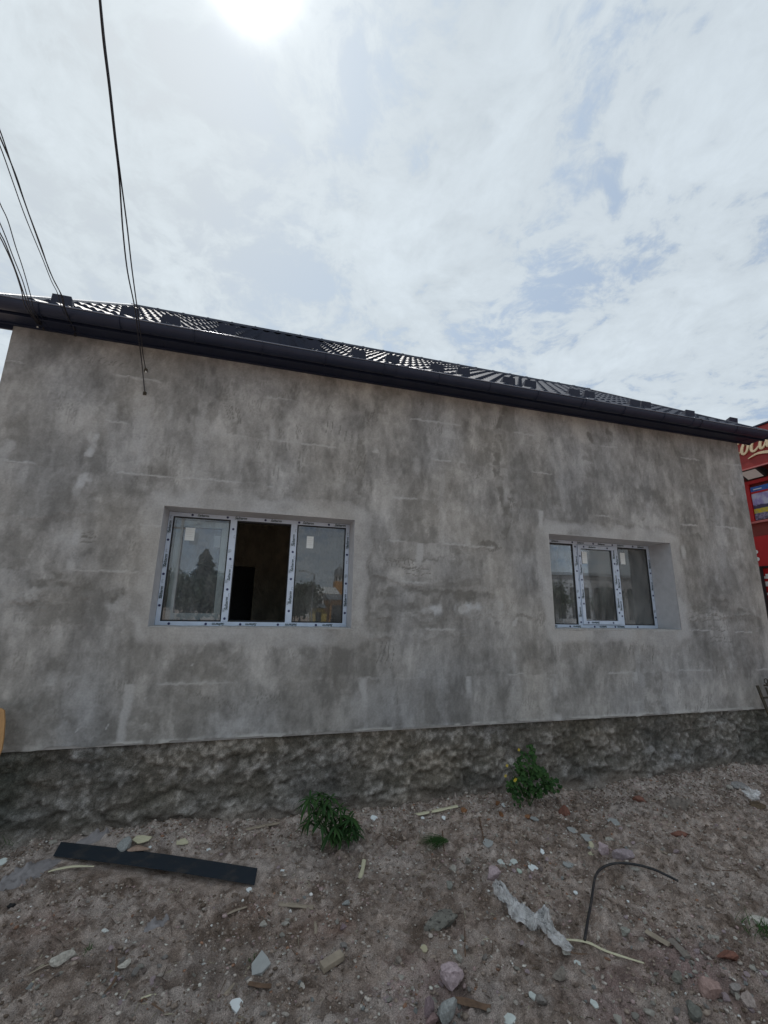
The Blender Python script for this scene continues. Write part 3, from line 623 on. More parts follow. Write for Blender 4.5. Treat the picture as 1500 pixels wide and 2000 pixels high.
# rooms behind the windows
b = MB(); b.box(-1.96, -0.98, 3.0, 3.12, 0.345, 3.40); b.box(-0.98, -0.10, 3.0, 3.12, 2.34, 3.40); b.box(-0.10, 2.2, 3.0, 3.12, 0.345, 3.40); hp(b.build('inner_wall', MP['interior']))
b = MB(); b.box(2.21, 2.33, 0.41, HD-0.36, 0.345, 3.40); hp(b.build('inner_wall', MP['interior']))
b = MB(); b.box(2.34, 6.07, 3.6, 3.72, 0.345, 3.40); hp(b.build('inner_wall', MP['interior']))
b = MB(); b.box(HX0+0.352, HX1-0.352, 0.402, HD-0.352, 3.41, 3.46); hp(b.build('ceiling', MP['interior']))

# window builder -------------------------------------------------------------
def flat_mesh(name, m, parent, verts, faces): 
    o = mesh_obj(name, verts, faces, m); o.parent = parent; return o
def text_mesh(txt, size, shear=0.0, extrude=0.0005, spacing=1.0):
    cu = bpy.data.curves.new('t', 'FONT'); cu.body = txt; cu.size = size; cu.shear = shear; cu.extrude = extrude; cu.align_x = 'CENTER'; cu.align_y = 'CENTER'; cu.space_character = spacing
    cu.resolution_u = 3; cu.offset = size*0.02
    o = bpy.data.objects.new('t', cu); COL.objects.link(o)
    dg = bpy.context.evaluated_depsgraph_get(); me = bpy.data.meshes.new_from_object(o.evaluated_get(dg)); bpy.data.objects.remove(o); return me
SCRIPT = text_mesh('Salterm', 0.040, 0.35)
SCRIPT.materials.append(MP['ink'])
def logo_mesh():
    b = MB()
    def ln(x0, y0, x1, y1, w=0.0022):
        b.box(min(x0, x1)-w/2, max(x0, x1)+w/2, min(y0, y1)-w/2, max(y0, y1)+w/2, 0, 0.0006)
    ln(-.011, -.015, -.011, .015); ln(-.011, .015, .011, .015); ln(.011, .015, .011, -.006); ln(-.004, -.006, .011, -.006); ln(-.004, .006, .005, .006); ln(-.004, -.015, -.004, .006)
    o = b.build('logo', MP['ink']); me = o.data; bpy.data.objects.remove(o); return me
LOGO = logo_mesh()
def disc_mesh(r, m, seg=14, h=0.0012):
    b = MB(); b.prism([(math.cos(2*math.pi*i/seg)*r, math.sin(2*math.pi*i/seg)*r) for i in range(seg)], 2, 0, h)
    o = b.build('disc', m); me = o.data; bpy.data.objects.remove(o); return me
DISC = disc_mesh(0.0115, MP['inkblue'])
def box_mark():
    b = MB(); w = 0.002
    b.box(-.009, -.009+w, -.014, .014, 0, .0006); b.box(-.009, .006, .014-w, .014, .0001, .0005); b.box(-.009, .006, -.014, -.014+w, .0001, .0005)
    o = b.build('m', MP['ink']); me = o.data; bpy.data.objects.remove(o); return me
BMARK = box_mark()
def face_on(me, name, x, y, z, rot, parent, s=1.0):
    o = bpy.data.objects.new(name, me); o.matrix_world = Matrix.Translation((x, y, z)) @ Matrix.Rotation(rot, 4, 'Y') @ Matrix.Rotation(math.radians(90), 4, 'X') @ Matrix.Scale(s, 4)
    link(o); mw = o.matrix_world.copy(); o.parent = parent; o.matrix_parent_inverse = Matrix.Identity(4); o.matrix_basis = mw; return o
def tape_v(x, y, z0, z1, parent, side=0.012, flip=1, phase=0.05, per=0.30):
    z = z0+phase
    while z < z1-0.03:
        face_on(DISC, 'screw_mark', x, y, z, 0, parent)
        if z+0.13 < z1:
            if random.random() < 0.85: face_on(SCRIPT, 'printed_lettering', x+side*random.uniform(0.0, 0.6), y-0.0008, z+0.125+random.uniform(-0.012, 0.012), -math.pi/2*flip+random.uniform(-0.03, 0.03), parent, random.uniform(0.85, 1.0))
        if z+0.10 < z1: face_on(LOGO, 'printed_logo', x-side, y-0.0008, z+0.075, 0, parent)
        if z+0.22 < z1: face_on(BMARK, 'printed_mark', x+side*1.7, y-0.0008, z+0.22, 0, parent, 0.9)
        z += per*random.uniform(0.9, 1.1)
def tape_h(x0, x1, y, z, parent, phase=0.1, per=0.33, up=1):
    x = x0+phase
    while x < x1-0.03:
        face_on(DISC, 'screw_mark', x, y, z, 0, parent)
        if x+0.17 < x1 and random.random() < 0.85: face_on(SCRIPT, 'printed_lettering', x+0.11+random.uniform(-0.02, 0.02), y-0.0008, z, (0 if up > 0 else math.pi)+random.uniform(-0.03, 0.03), parent, random.uniform(0.8, 0.95))
        x += per*random.uniform(0.88, 1.12)
def rail(b, x0, x1, y0, y1, z0, z1): b.box(x0, x1, y0, y1, z0, z1)
def window(spec, mull, sash_mid, label):
    x0, x1, z0, z1, yd = spec; fw = 0.042
    b = MB(); e = 0.002
    fy0, fy1 = yd, yd+0.07
    b.box(x0+e, x1-e, fy0, fy1, z0+e, z0+fw); b.box(x0+e, x1-e, fy0, fy1, z1-fw, z1-e)
    b.box(x0+e, x0+fw, fy0+.0003, fy1, z0+fw, z1-fw); b.box(x1-fw, x1-e, fy0+.0003, fy1, z0+fw, z1-fw)
    wn = hp(b.build('window', MP['film'], bevel=0.0015)); wn['label'] = label
    cells = []
    edges = [x0+fw]+[m for m in mull]+[x1-fw]
    for i, m in enumerate(mull):
        b = MB(); b.box(m-0.031, m+0.031, fy0-0.001, fy1-0.002, z0+fw, z1-fw); b.build('mullion', MP['film'], wn, bevel=0.0015)
        tape_v(m, fy0-0.0016, z0+fw, z1-fw, wn, phase=0.03+0.08*i, flip=1)
    L = [x0+fw]+[m+0.031 for m in mull]; R = [m-0.031 for m in mull]+[x1-fw]
    tape_v(x0+0.022, fy0-0.0008, z0+fw, z1-fw, wn, side=0.002, phase=0.14)
    tape_v(x1-0.022, fy0-0.0008, z0+fw, z1-fw, wn, side=0.002, phase=0.10)
    tape_h(x0+0.03, x1-0.03, fy0-0.0008, z1-fw/2, wn, 0.18); tape_h(x0+0.03, x1-0.03, fy0-0.0008, z0+fw/2, wn, 0.09, up=-1)
    return wn, list(zip(L, R)), (z0+fw, z1-fw), fy0
def pane(wn, L, R, z0, z1, y, glass='glass', g=0.012):
    b = MB(); b.box(L, R, y+0.006, y+0.03, z0, z0+g); b.box(L, R, y+0.006, y+0.03, z1-g, z1); b.box(L, L+g, y+0.006, y+0.03, z0+g, z1-g); b.box(R-g, R, y+0.006, y+0.03, z0+g, z1-g)
    b.build('gasket', MP['gasket'], wn)
    b = MB(); b.box(L+g, R-g, y+0.014, y+0.018, z0+g, z1-g); return b.build('pane', MP[glass], wn)
def sticker(wn, cx_, cz_, w, h, y, tilt=0.0):
    b = MB(); b.box(-w/2, w/2, -0.0006, 0, -h/2, h/2); o = b.build('sticker', MP['paper'], wn); o.matrix_basis = Matrix.Translation((cx_, y, cz_)) @ Matrix.Rotation(tilt, 4, 'Y')
    for k in range(4):
        b = MB(); b.box(-w*0.38, w*(0.38 if k % 2 else 0.2), -0.0012, -0.0007, h*(0.32-0.17*k)-0.001, h*(0.32-0.17*k)+0.001); l = b.build('printed_line', MP['reveal'], wn); l.matrix_basis = o.matrix_basis.copy()
def reveals(spec):
    x0, x1, z0, z1, yd = spec; b = MB(); t = 0.012
    b.box(x0-t, x0, 0.004, yd+0.08, z0-t, z1+t); b.box(x1, x1+t, 0.004, yd+0.08, z0-t, z1+t)
    b.box(x0, x1, 0.004, yd+0.08, z1, z1+t); b.box(x0, x1, 0.004, yd+0.08, z0-t, z0)
    hp(b.build('reveal', MP['reveal']))
for sp in WIN: reveals(sp)
w1, cells, (cz0, cz1), fy = window(WIN[0], [-0.299, 0.292], None, 'three part white framed window with its middle sash swung open')
pane(w1, cells[0][0], cells[0][1], cz0, cz1, fy); pane(w1, cells[2][0], cells[2][1], cz0, cz1, fy)
b = MB()
for (a0, a1, c0_, c1_) in [(cells[1][0], cells[1][1], cz0, cz0+0.014), (cells[1][0], cells[1][1], cz1-0.014, cz1), (cells[1][0], cells[1][0]+0.008, cz0+0.014, cz1-0.014), (cells[1][1]-0.008, cells[1][1], cz0+0.014, cz1-0.014)]:
    b.box(a0, a1, fy+0.01, fy+0.05, c0_, c1_)
b.build('gasket', MP['gasket'], w1)
def sash(wn, L, R, z0, z1, y, fw, m, glass='glass', tape=False, hinge_rot=0.0):
    b = MB(); b.box(L, R, y, y+0.06, z0, z0+fw); b.box(L, R, y, y+0.06, z1-fw, z1); b.box(L, L+fw, y+.0004, y+0.0596, z0+fw, z1-fw); b.box(R-fw, R, y+.0004, y+0.0596, z0+fw, z1-fw)
    o = b.build('sash', MP[m], wn, bevel=0.002)
    p = pane(wn, L+fw, R-fw, z0+fw, z1-fw, y+0.01, glass, 0.006)
    if tape:
        tape_v(L+fw/2, y-0.0008, z0+fw, z1-fw, wn, side=0.004, phase=0.2); tape_v(R-fw/2, y-0.0008, z0+fw, z1-fw, wn, side=0.004, phase=0.1); tape_h(L, R, y-0.0008, z0+fw/2, wn, 0.07, 0.36, -1); tape_h(L, R, y-0.0008, z1-fw/2, wn, 0.09, 0.36)
    return o
sash(w1, -0.838, -0.352, cz0+0.012, cz1-0.012, fy+0.13, 0.062, 'pvc')
sticker(w1, -0.690, 2.385, 0.085, 0.125, fy+0.013, 0.0)
sticker(w1, -0.440, 2.345, 0.078, 0.120, fy+0.149, 0.0)
sticker(w1, 0.462, 2.375, 0.070, 0.125, fy+0.013, 0.0)
b = MB(); b.tube([(-0.72, fy+0.128, 2.02), (-0.69, fy+0.10, 2.02), (-0.64, fy+0.10, 2.018)], 0.008, 6); b.build('handle', MP['paper'], w1)
w2, cells, (cz0, cz1), fy = window(WIN[1], [3.778, 4.400], None, 'deep set white framed window with all three lights closed')
pane(w2, cells[0][0], cells[0][1], cz0, cz1, fy, 'glass'); pane(w2, cells[2][0], cells[2][1], cz0, cz1, fy, 'glass_dusty')
sash(w2, cells[1][0]-0.004, cells[1][1]+0.002, cz0+0.004, cz1-0.006, fy-0.016, 0.046, 'film', 'glass_dusty', True)
sticker(w2, 3.905, 2.40, 0.075, 0.15, fy-0.005); sticker(w2, 4.515, 2.42, 0.075, 0.15, fy+0.013)
# ragged mortar ledge under the first window
for (x0, x1, z0, z1, yd) in WIN:
    n = 180; xx = np.linspace(x0-0.02, x1+0.02, n); top = z0+0.002+0.010*fbm(xx*14, xx*0, 3, 231); outy = -0.001-0.006*fbm(xx*9, xx*0+4, 4, 232); bot = z0-0.010-0.022*fbm(xx*8, xx*0+8, 5, 233, 0.65)
    v = np.concatenate([np.stack([xx, xx*0+yd-0.01, top], 1), np.stack([xx, xx*0+0.005, top], 1), np.stack([xx, outy, (top+bot)/2], 1), np.stack([xx, xx*0+0.008, bot], 1)])
    f = np.concatenate([np.stack([np.arange(n-1)+k*n, np.arange(1, n)+k*n, np.arange(1, n)+(k+1)*n, np.arange(n-1)+(k+1)*n], 1) for k in range(3)])
    hp(mesh_obj('mortar_sill', v, f, MP['sillm'], smooth=True))

# roof -------------------------------------------------------------------
RX0, RX1 = -2.42, 6.66
EY, EZ = -0.270, 4.193; RY, RZ = 3.0, 6.560
slope = (RZ-EZ)/(RY-EY); SL = math.hypot(RY-EY, RZ-EZ); ang = math.atan(slope)
b = MB()
b.prism([(EY+0.06, EZ-0.03), (RY, RZ-0.06), (HD-EY-0.06, EZ-0.03), (HD-EY-0.06, EZ-0.05), (RY, RZ-0.10), (EY+0.06, EZ-0.05)], 0, RX0+0.03, RX1-0.03)
roof = hp(b.build('roof', MP['trim']))
b = MB(); b.prism([(0.02, EZ-0.035), (RY, RZ-0.20), (HD-0.02, EZ-0.035)], 0, HX0+0.01, HX0+0.2); hp(b.build('gable_wall', MP['reveal']))
b = MB(); b.prism([(0.02, EZ-0.035), (RY, RZ-0.20), (HD-0.02, EZ-0.035)], 0, HX1-0.2, HX1-0.01); hp(b.build('gable_wall', MP['reveal']))
NW = 6; SW = (RX1-RX0)/8.0; wl = SW/NW
un = NW*10; courses = 12; cl_ = SL/courses; vn_ = courses*7
U = np.linspace(0, SW, un+1); Vv = []
for c in range(courses):
    for t in (0.0, 0.02, 0.10, 0.3, 0.55, 0.8, 0.985): Vv.append((c*cl_+t*cl_, t, c))
Vv.append((SL, 0.0, courses))
verts = []
for u in U:
    ph = 2*math.pi*u/wl
    w = 0.017*math.cos(ph)+0.004*math.cos(2*ph)
    for (v_, t, c) in Vv:
        vv = v_-0.028*(0.5-0.5*math.cos(ph))*(1 if 0 < c < courses and t < 0.3 else 0)
        hgt = w+0.032*(1-t)**0.9 if not (t == 0.0 and c > 0) else w
        if t == 0.0 and c == 0: hgt = w+0.032
        verts.append((u, vv*math.cos(ang)-hgt*math.sin(ang), vv*math.sin(ang)+hgt*math.cos(ang)))
sheet = mesh_obj('roof_sheet', verts, grid_faces(un+1, len(Vv)), MP['roof'], roof, smooth=True)
for p in sheet.data.polygons: pass
sheet.matrix_basis = Matrix.Translation((RX0, EY, EZ))
for k in range(1, 8):
    o = sheet.copy(); COL.objects.link(o); o.parent = roof; o.matrix_basis = Matrix.Translation((RX0+SW*k, EY, EZ+0.0006*(k % 2)))
for k in range(3):   # back slope
    o = sheet.copy(); COL.objects.link(o); o.parent = roof; o.matrix_basis = Matrix.Translation((RX1-SW*(k*2.5+1)+SW, HD-EY, EZ)) @ Matrix.Rotation(math.pi, 4, 'Z') @ Matrix.Scale(2.6 if k < 2 else 2.9, 4, (1, 0, 0))
# ridge, verges
b = MB(); nn = int((RX1-RX0)/0.38)
for k in range(nn):
    xa = RX0+k*(RX1-RX0)/nn; xb = RX0+(k+1)*(RX1-RX0)/nn+0.02
    b = MB(); prof = [(RY-0.13, RZ-0.045), (RY-0.10, RZ+0.015), (RY-0.05, RZ+0.048), (RY, RZ+0.058), (RY+0.05, RZ+0.048), (RY+0.10, RZ+0.015), (RY+0.13, RZ-0.045)]
    b.prism(prof, 0, xa, xb-0.03); b.prism([(y, z+0.008 if i not in (0, 6) else z-0.004) for i, (y, z) in enumerate(prof)], 0, xb-0.03, xb-0.004)
    b.build('ridge_cap', MP['roof'], roof)
for xv in (RX0, RX1):
    o1, o2 = (-0.02, 0.07) if xv == RX0 else (-0.07, 0.02)
    b = MB(); b.prism([(EY-0.02, EZ-0.04), (EY-0.02, EZ+0.055), (RY, RZ+0.075), (HD-EY, EZ+0.055), (HD-EY, EZ-0.04), (RY, RZ-0.02)], 0, xv+o1, xv+o2)
    b.build('verge_trim', MP['gal' if xv == RX0 else 'trim'], roof, bevel=0.004)
# snow guards: folded metal tabs standing on the tiles
def guard_mesh():
    b = MB(); w, h, d = 0.092, 0.092, 0.10
    b.add([(-w, 0, 0), (w, 0, 0), (w*0.86, 0.012, h), (-w*0.86, 0.012, h), (-w, 0.002, 0), (w, 0.002, 0), (w*0.86, 0.014, h), (-w*0.86, 0.014, h)], [(0, 1, 2, 3), (7, 6, 5, 4), (0, 4, 5, 1), (1, 5, 6, 2), (2, 6, 7, 3), (3, 7, 4, 0)])
    for sg in (-1, 1):
        b.add([(sg*w, 0, 0), (sg*w*0.86, 0.012, h), (sg*w*0.9, d, 0.02), (sg*w*1.12, d, 0), (sg*(w+.002), 0, 0), (sg*(w*0.86+.002), 0.012, h), (sg*(w*0.9+.002), d, 0.02), (sg*(w*1.12+.002), d, 0)], [(0, 1, 2, 3), (4, 7, 6, 5), (0, 4, 5, 1), (1, 5, 6, 2), (2, 6, 7, 3), (3, 7, 4, 0)])
    o = b.build('snow_guard', MP['trim']); me = o.data; bpy.data.objects.remove(o)
    return me
GM = guard_mesh()
gpx = [122, 255, 335, 443, 527, 611, 700, 767, 853, 905, 993, 1035, 1120, 1150, 1238, 1260, 1345, 1430]
for i, px in enumerate(gpx):
    yy = 0.30 if i % 2 else 0.08
    if px == 122: yy = 0.2
    k = 720+(0.17*(px-500))  # the photo row of the eave at this column
    d = ray(px, 661+0.176*(px-500)-12); t = (yy-CAMP[1])/d[1]; xg = float(CAMP[0]+d[0]*t)
    o = bpy.data.objects.new('snow_guard', GM); link(o, roof)
    o.matrix_basis = Matrix.Translation((xg, yy, EZ+(yy-EY)*slope+0.036)) @ Matrix.Rotation(ang*0.55, 4, 'X')
# gutter
GR = 0.070; GYc, GZc = -0.292, 4.182
def gutter_profile(R, n=12): return [(GYc-R*math.cos(math.pi*i/n), GZc-R*math.sin(math.pi*i/n)) for i in range(n+1)]
def gutter_seg(xa, xb, name='gutter', R=GR, par=None):
    po = gutter_profile(R); pi_ = gutter_profile(R-0.004)[::-1]
    b = MB(); b.prism(po+pi_, 0, xa, xb)
    o = b.build(name, MP['trim'], par)
    b = MB(); b.tube([(xa, GYc-R-0.002, GZc+0.002), (xb, GYc-R-0.002, GZc+0.002)], 0.0065, 8); b.build('gutter_bead', MP['bead'], o, smooth=True)
    return o
secs = [-3.0, 1.25, 3.6, 5.25, 6.70]
gut = hp(gutter_seg(secs[0], secs[1]-0.002))
for a, c in zip(secs[1:-1], secs[2:]): hp(gutter_seg(a, c-0.002))
for a in secs[1:-1]: hp(gutter_seg(a-0.06, a+0.06, 'gutter_joint', GR+0.005))
b = MB(); b.prism(gutter_profile(GR+0.004), 0, secs[-1]-0.004, secs[-1]+0.006); hp(b.build('gutter_end_cap', MP['trim']))
xk = -2.6
while xk < 6.6:
    b = MB(); b.tube([(xk, GYc+GR+0.01, GZc+0.03), (xk, GYc+GR+0.002, GZc-0.01)]+[(xk, y, z) for y, z in gutter_profile(GR+0.007)[::-1]], 0.004, 5); hp(b.build('gutter_bracket', MP['trim'])); xk += 0.61
b = MB(); b.box(-3.0, RX1-0.01, -0.215, -0.195, 4.118, 4.20); hp(b.build('fascia', MP['trim']))
for k in range(10):
    xa = -3.0+k*(RX1+3.0)/10; b = MB(); b.box(xa, xa+(RX1+3.0)/10-0.003, -0.194, 0.0, 4.150+0.0*k, 4.160); hp(b.build('soffit_panel', MP['trim']))
b = MB(); b.box(-3.0, RX1-0.01, -0.035, -0.004, 4.136, 4.1495); hp(b.build('soffit_trim', MP['trim']))
b = MB(); b.box(HX1+0.003, RX1-0.02, -0.193, -0.001, 4.1445, 4.1495); b.prism([(0.0, EZ-0.045), (RY, RZ-0.13), (RY, RZ-0.11), (0.0, EZ-0.025)], 0, HX1+0.003, RX1-0.02); hp(b.build('gable_soffit', MP['trim']))
b = MB(); b.box(-3.0, HX0-0.003, 0.001, 0.02, 4.10, 4.15); hp(b.build('soffit_return', MP['trim']))

# ------------------------------------------------------------------ cables
RISE = 0.13
def cable(anchor, drop, span, label, r=0.0055):
    """anchor on the wall; drop = short run round the gutter [(px,py,Y)]; span = straight run towards the pole,
    whose depth follows from a cable that climbs gently away from the house"""
    pts = [Vector(anchor)]+[Vector(aty(*q)) for q in drop]
    P0 = np.array(pts[-1]); d1 = ray(*span[-1]); best = None
    for t in np.linspace(0.8, 9, 1200):                     # far end of the visible run
        q = CAMP+d1*t; h = math.hypot(q[0]-P0[0], q[1]-P0[1])
        e = abs((q[2]-P0[2])-RISE*h)
        if q[1] < P0[1]-0.3 and (best is None or e < best[0]): best = (e, q)
    P1 = best[1]; w0 = float(np.dot(P0-CAMP, FWD)); w1 = float(np.dot(P1-CAMP, FWD))
    a = np.array(drop[-1][:2]); e_ = np.array(span[-1]); L2 = float(np.dot(e_-a, e_-a))
    for q in span:
        sc = float(np.dot(np.array(q)-a, e_-a))/L2; w = 1/((1-sc)/w0+sc/w1); d = ray(*q); pts.append(Vector(CAMP+d*(w/float(np.dot(d, FWD)))))
    fine = catmull(pts, 6); dv = Vector(P1-P0); dv.z = 0; dv.normalize(); last = fine[-1]
    n = (last.y+30.0)/max(0.2, -dv.y); end = Vector(POLE)+Vector((0.25*math.sin(last.x*40), 0, -0.05))
    far = last+dv*n+Vector((0, 0, RISE*n)); 
    for k in range(1, 30):
        t = k/29; u = t*t*(3-2*t); q = last.lerp(far, t); fine.append(q.lerp(last.lerp(end, t), u*t))
    b = MB(); b.tube(fine, r*0.8, 6); o = b.build('cable', MP['cable'], smooth=True)
    return tag(o, label, 'cable', 'overhead cables running to the house')
POLE = (-6.0, -30.0, 7.6)
a1 = aty(283, 769, 0.0); a2 = aty(285, 724, 0.0)
cable(a1, [(276, 700, -0.12), (270, 655, -0.42)], [(263, 600), (249, 530), (240, 450), (233, 350), (224, 270), (213, 170), (202, 80), (193, -20)], 'long black cable hanging in front of the gutter, ending lowest on the wall', 0.0060)
cable(a2, [(279, 690, -0.12), (275, 655, -0.42)], [(267, 595), (257, 520), (248, 440), (236, 350), (226, 270), (215, 170), (204, 80), (194, -20)], 'black cable beside the lowest one, ending in a pale tip higher on the wall', 0.0055)
b = MB(); b.tube([Vector(a2)+Vector((0, 0, 0.004)), Vector(a2)+Vector((0.004, -0.01, -0.02))], 0.008, 6); tag(b.build('cable_tip', MP['paper']), 'small pale insulator tip where a cable meets the upper wall', 'insulator')
def left_group(path, anchor, Y0, Y1, label, r=0.0055):
    cable(anchor, [(*path[0], -0.44)], path[1:], label, r)
A3 = aty(148, 650, -0.02); A4 = aty(84, 638, -0.02)
for (q_, lab_) in ((a1, 'small dark hook where the longest cable ends on the wall'), (a2, 'small dark hook where the shorter hanging cable ends on the wall')):
    q_ = Vector(q_); b = MB(); b.tube([q_+Vector((0, 0.01, 0)), q_+Vector((0, -0.02, 0)), q_+Vector((0.008, -0.03, 0.012))], 0.006, 6); b.prism([(q_.x-0.014, q_.z-0.014), (q_.x+0.014, q_.z-0.014), (q_.x+0.014, q_.z+0.014), (q_.x-0.014, q_.z+0.014)], 1, -0.012, 0.0); tag(b.build('wall_hook', MP['rust']), lab_, 'hook')
left_group([(128, 605), (122, 580), (104, 545), (86, 500), (50, 400), (30, 340), (0, 268), (-30, 200)], A3, -0.44, -1.3, 'thick twisted black cable reaching the roof edge by the first snow guard')
left_group([(127, 608), (118, 573), (97, 530), (80, 480), (48, 395), (28, 338), (0, 255), (-30, 185)], A3+np.array([0.01, 0, 0]), -0.44, -1.3, 'black cable wound beside the thick one reaching the roof edge', 0.0045)
left_group([(120, 600), (112, 572), (100, 548), (83, 505), (50, 425), (25, 355), (0, 285), (-30, 215)], A3+np.array([-0.02, 0, 0]), -0.44, -1.3, 'thin black cable running a little left of the twisted pair', 0.0040)
left_group([(66, 605), (60, 578), (45, 525), (30, 480), (15, 430), (0, 397), (-25, 330)], A4, -0.44, -1.15, 'straight thin black cable, second group from the left', 0.0042)
left_group([(62, 608), (53, 578), (43, 545), (25, 500), (12, 465), (0, 436), (-25, 380)], A4+np.array([-0.01, 0, 0]), -0.44, -1.15, 'black cable crossing over its neighbours at the left edge', 0.0045)
left_group([(58, 606), (46, 572), (33, 535), (18, 495), (8, 470), (0, 455), (-25, 405)], A4+np.array([-0.02, 0, 0]), -0.44, -1.15, 'black cable just below the crossing one at the left edge', 0.0055)
left_group([(50, 600), (42, 568), (30, 530), (20, 505), (10, 483), (0, 463), (-25, 420)], A4+np.array([-0.03, 0, 0]), -0.44, -1.15, 'lowest black cable at the left edge of the sky', 0.0055)
for (p, nm, lab) in [((75, 634), 'insulator', 'small white cable insulator under the eave at the left corner'), ]:
    q = aty(*p, -0.03); b = MB(); b.tube([q+np.array([0, 0, 0.04]), q, q+np.array([0, 0, -0.035])], [0.006, 0.012, 0.008], 8); tag(b.build(nm, MP['paper']), lab, 'insulator')
for (p, lab) in [((86, 640), 'black cable clamp under the eave at the left wall corner'), ((148, 652), 'black cable clamp on the wall top right of the corner clamp')]:
    q = Vector(aty(*p, -0.02)); b = MB(); b.tube([q+Vector((-0.03, 0.02, 0.05)), q+Vector((0, -0.01, 0.02)), q+Vector((0.004, -0.01, -0.03))], [0.014, 0.018, 0.010], 7); b.tube([q+Vector((-0.04, 0, 0.02)), q+Vector((0.03, -0.01, 0.0))], 0.009, 6)
    tag(b.build('cable_clamp', MP['rubber']), lab, 'clamp', 'cable clamps under the eave')

# ------------------------------------------------------------------ red kiosk building on the right
RXF = 9.0
kio = empty('shop_building', (RXF+3, 1.5, 0), 'red shop building beyond the right corner with cream script sign', 'building')
kinv = Matrix.Translation((-(RXF+3), -1.5, 0))
def kp(o): o.parent = kio; o.matrix_parent_inverse = kinv; return o
KY0, KY1 = -2.6, 7.0
b = MB(); b.box(RXF+0.32, RXF+6, KY0, KY1, -0.2, 4.60); kp(b.build('wall', MP['red_dark']))
b = MB(); b.box(RXF, RXF+6, KY0-0.1, KY1+0.1, 4.64, 5.30); kp(b.build('sign_fascia', MP['red'], bevel=0.006))
b = MB(); b.box(RXF-0.03, RXF+6, KY0-0.13, KY1+0.13, 5.302, 5.33); kp(b.build('fascia_cap', MP['trim']))
b = MB(); b.box(RXF-0.012, RXF-0.002, KY0-0.1, KY1+0.1, 4.53, 4.66); b.box(RXF, RXF+0.319, KY0, KY1, 4.60, 4.638); kp(b.build('fascia_skirt', MP['red']))
b = MB(); b.box(RXF-0.03, RXF-0.013, KY0-0.1, KY1+0.1, 4.52, 4.545); kp(b.build('fascia_edge', MP['redfade']))
def kpanel(name, m, za, zb_, ya=KY0+0.05, yb=KY1-0.05, x=RXF+0.30, t=0.015): b = MB(); b.box(x-t, x, ya, yb, za, zb_); return kp(b.build(name, MP[m]))
def kyz(px, py, x):
    d = ray(px, py); t = (x-CAMP[0])/d[0]; q = CAMP+d*t; return q[1], q[2]
XW = RXF+0.30
za = kyz(1500, 934, XW)[1]; z_p1 = kyz(1500, 945, XW)[1]; z_p2 = kyz(1500, 1013, XW)[1]; z_b = kyz(1500, 1045, XW)[1]; z_c = kyz(1500, 1105, XW)[1]
kpanel('band', 'red_bright', za-0.045, za+0.02, x=XW+0.0, t=0.05)
kpanel('band', 'redfade', z_p2-0.05, z_p2-0.01, x=XW, t=0.04)
kpanel('wall_panel', 'red_bright', z_c, z_b, x=XW, t=0.02)
kpanel('band', 'gasket', z_c-0.03, z_c-0.004, x=XW, t=0.03)
kpanel('wall_panel', 'red_bright', z_c-1.6, z_c-0.05, x=XW-0.0, t=0.008)
yl = kyz(1458, 975, XW)[0]
b = MB()
def poster_mat():
    m = bpy.data.materials.new('poster_print'); m.use_nodes = True; t = m.node_tree; t.nodes.clear(); B = NB(t)
    p = B.n('ShaderNodeBsdfPrincipled'); out = B.n('ShaderNodeOutputMaterial'); t.links.new(p.outputs[0], out.inputs[0]); p.inputs['Roughness'].default_value = 0.35
    uv = B.n('ShaderNodeTexCoord').outputs['Object']; s_ = B.n('ShaderNodeSeparateXYZ'); B.put(s_.inputs[0], uv); y = s_.outputs[1]; z = s_.outputs[2]
    nz = B.noise(uv, 6, 5, 0.6); n2 = B.noise(uv, 18, 4, 0.6)
    c = B.mix(B.ramp(nz, 0.4, 0.6), (0.30, 0.26, 0.52), (0.50, 0.52, 0.66))          # sky with clouds
    zz = B.math('ADD', z, B.math('MULTIPLY', B.math('SUBTRACT', nz, 0.5), 0.16))
    c = B.mix(B.ramp(zz, 0.30, 0.27), c, (0.06, 0.05, 0.10))                           # skyline
    tw = B.math('MULTIPLY', B.math('LESS_THAN', B.math('ABSOLUTE', B.math('ADD', y, 0.13)), 0.045), B.math('LESS_THAN', z, 0.46))
    c = B.mix(tw, c, (0.14, 0.07, 0.08))
    gv = B.math('MULTIPLY', B.math('LESS_THAN', y, 9.0), B.math('LESS_THAN', z, 0.22)); c = B.mix(gv, c, B.mix(B.ramp(n2, 0.4, 0.6), (0.62, 0.48, 0.03), (0.42, 0.40, 0.12)))
    c = B.mix(B.math('LESS_THAN', z, 0.13), c, B.mix(B.ramp(n2, 0.4, 0.6), (0.10, 0.09, 0.14), (0.28, 0.24, 0.36)))
    B.put(p.inputs['Base Color'], c); return m
MP['poster'] = poster_mat()
MP['poster_blue'] = mat('blue_poster', (0.03, 0.12, 0.42), 0.4, nscale=6, namp=0.5)
ph = z_p1-z_p2-0.02
zt = z_p1-0.0
split = kyz(1500, 957, XW)[1]
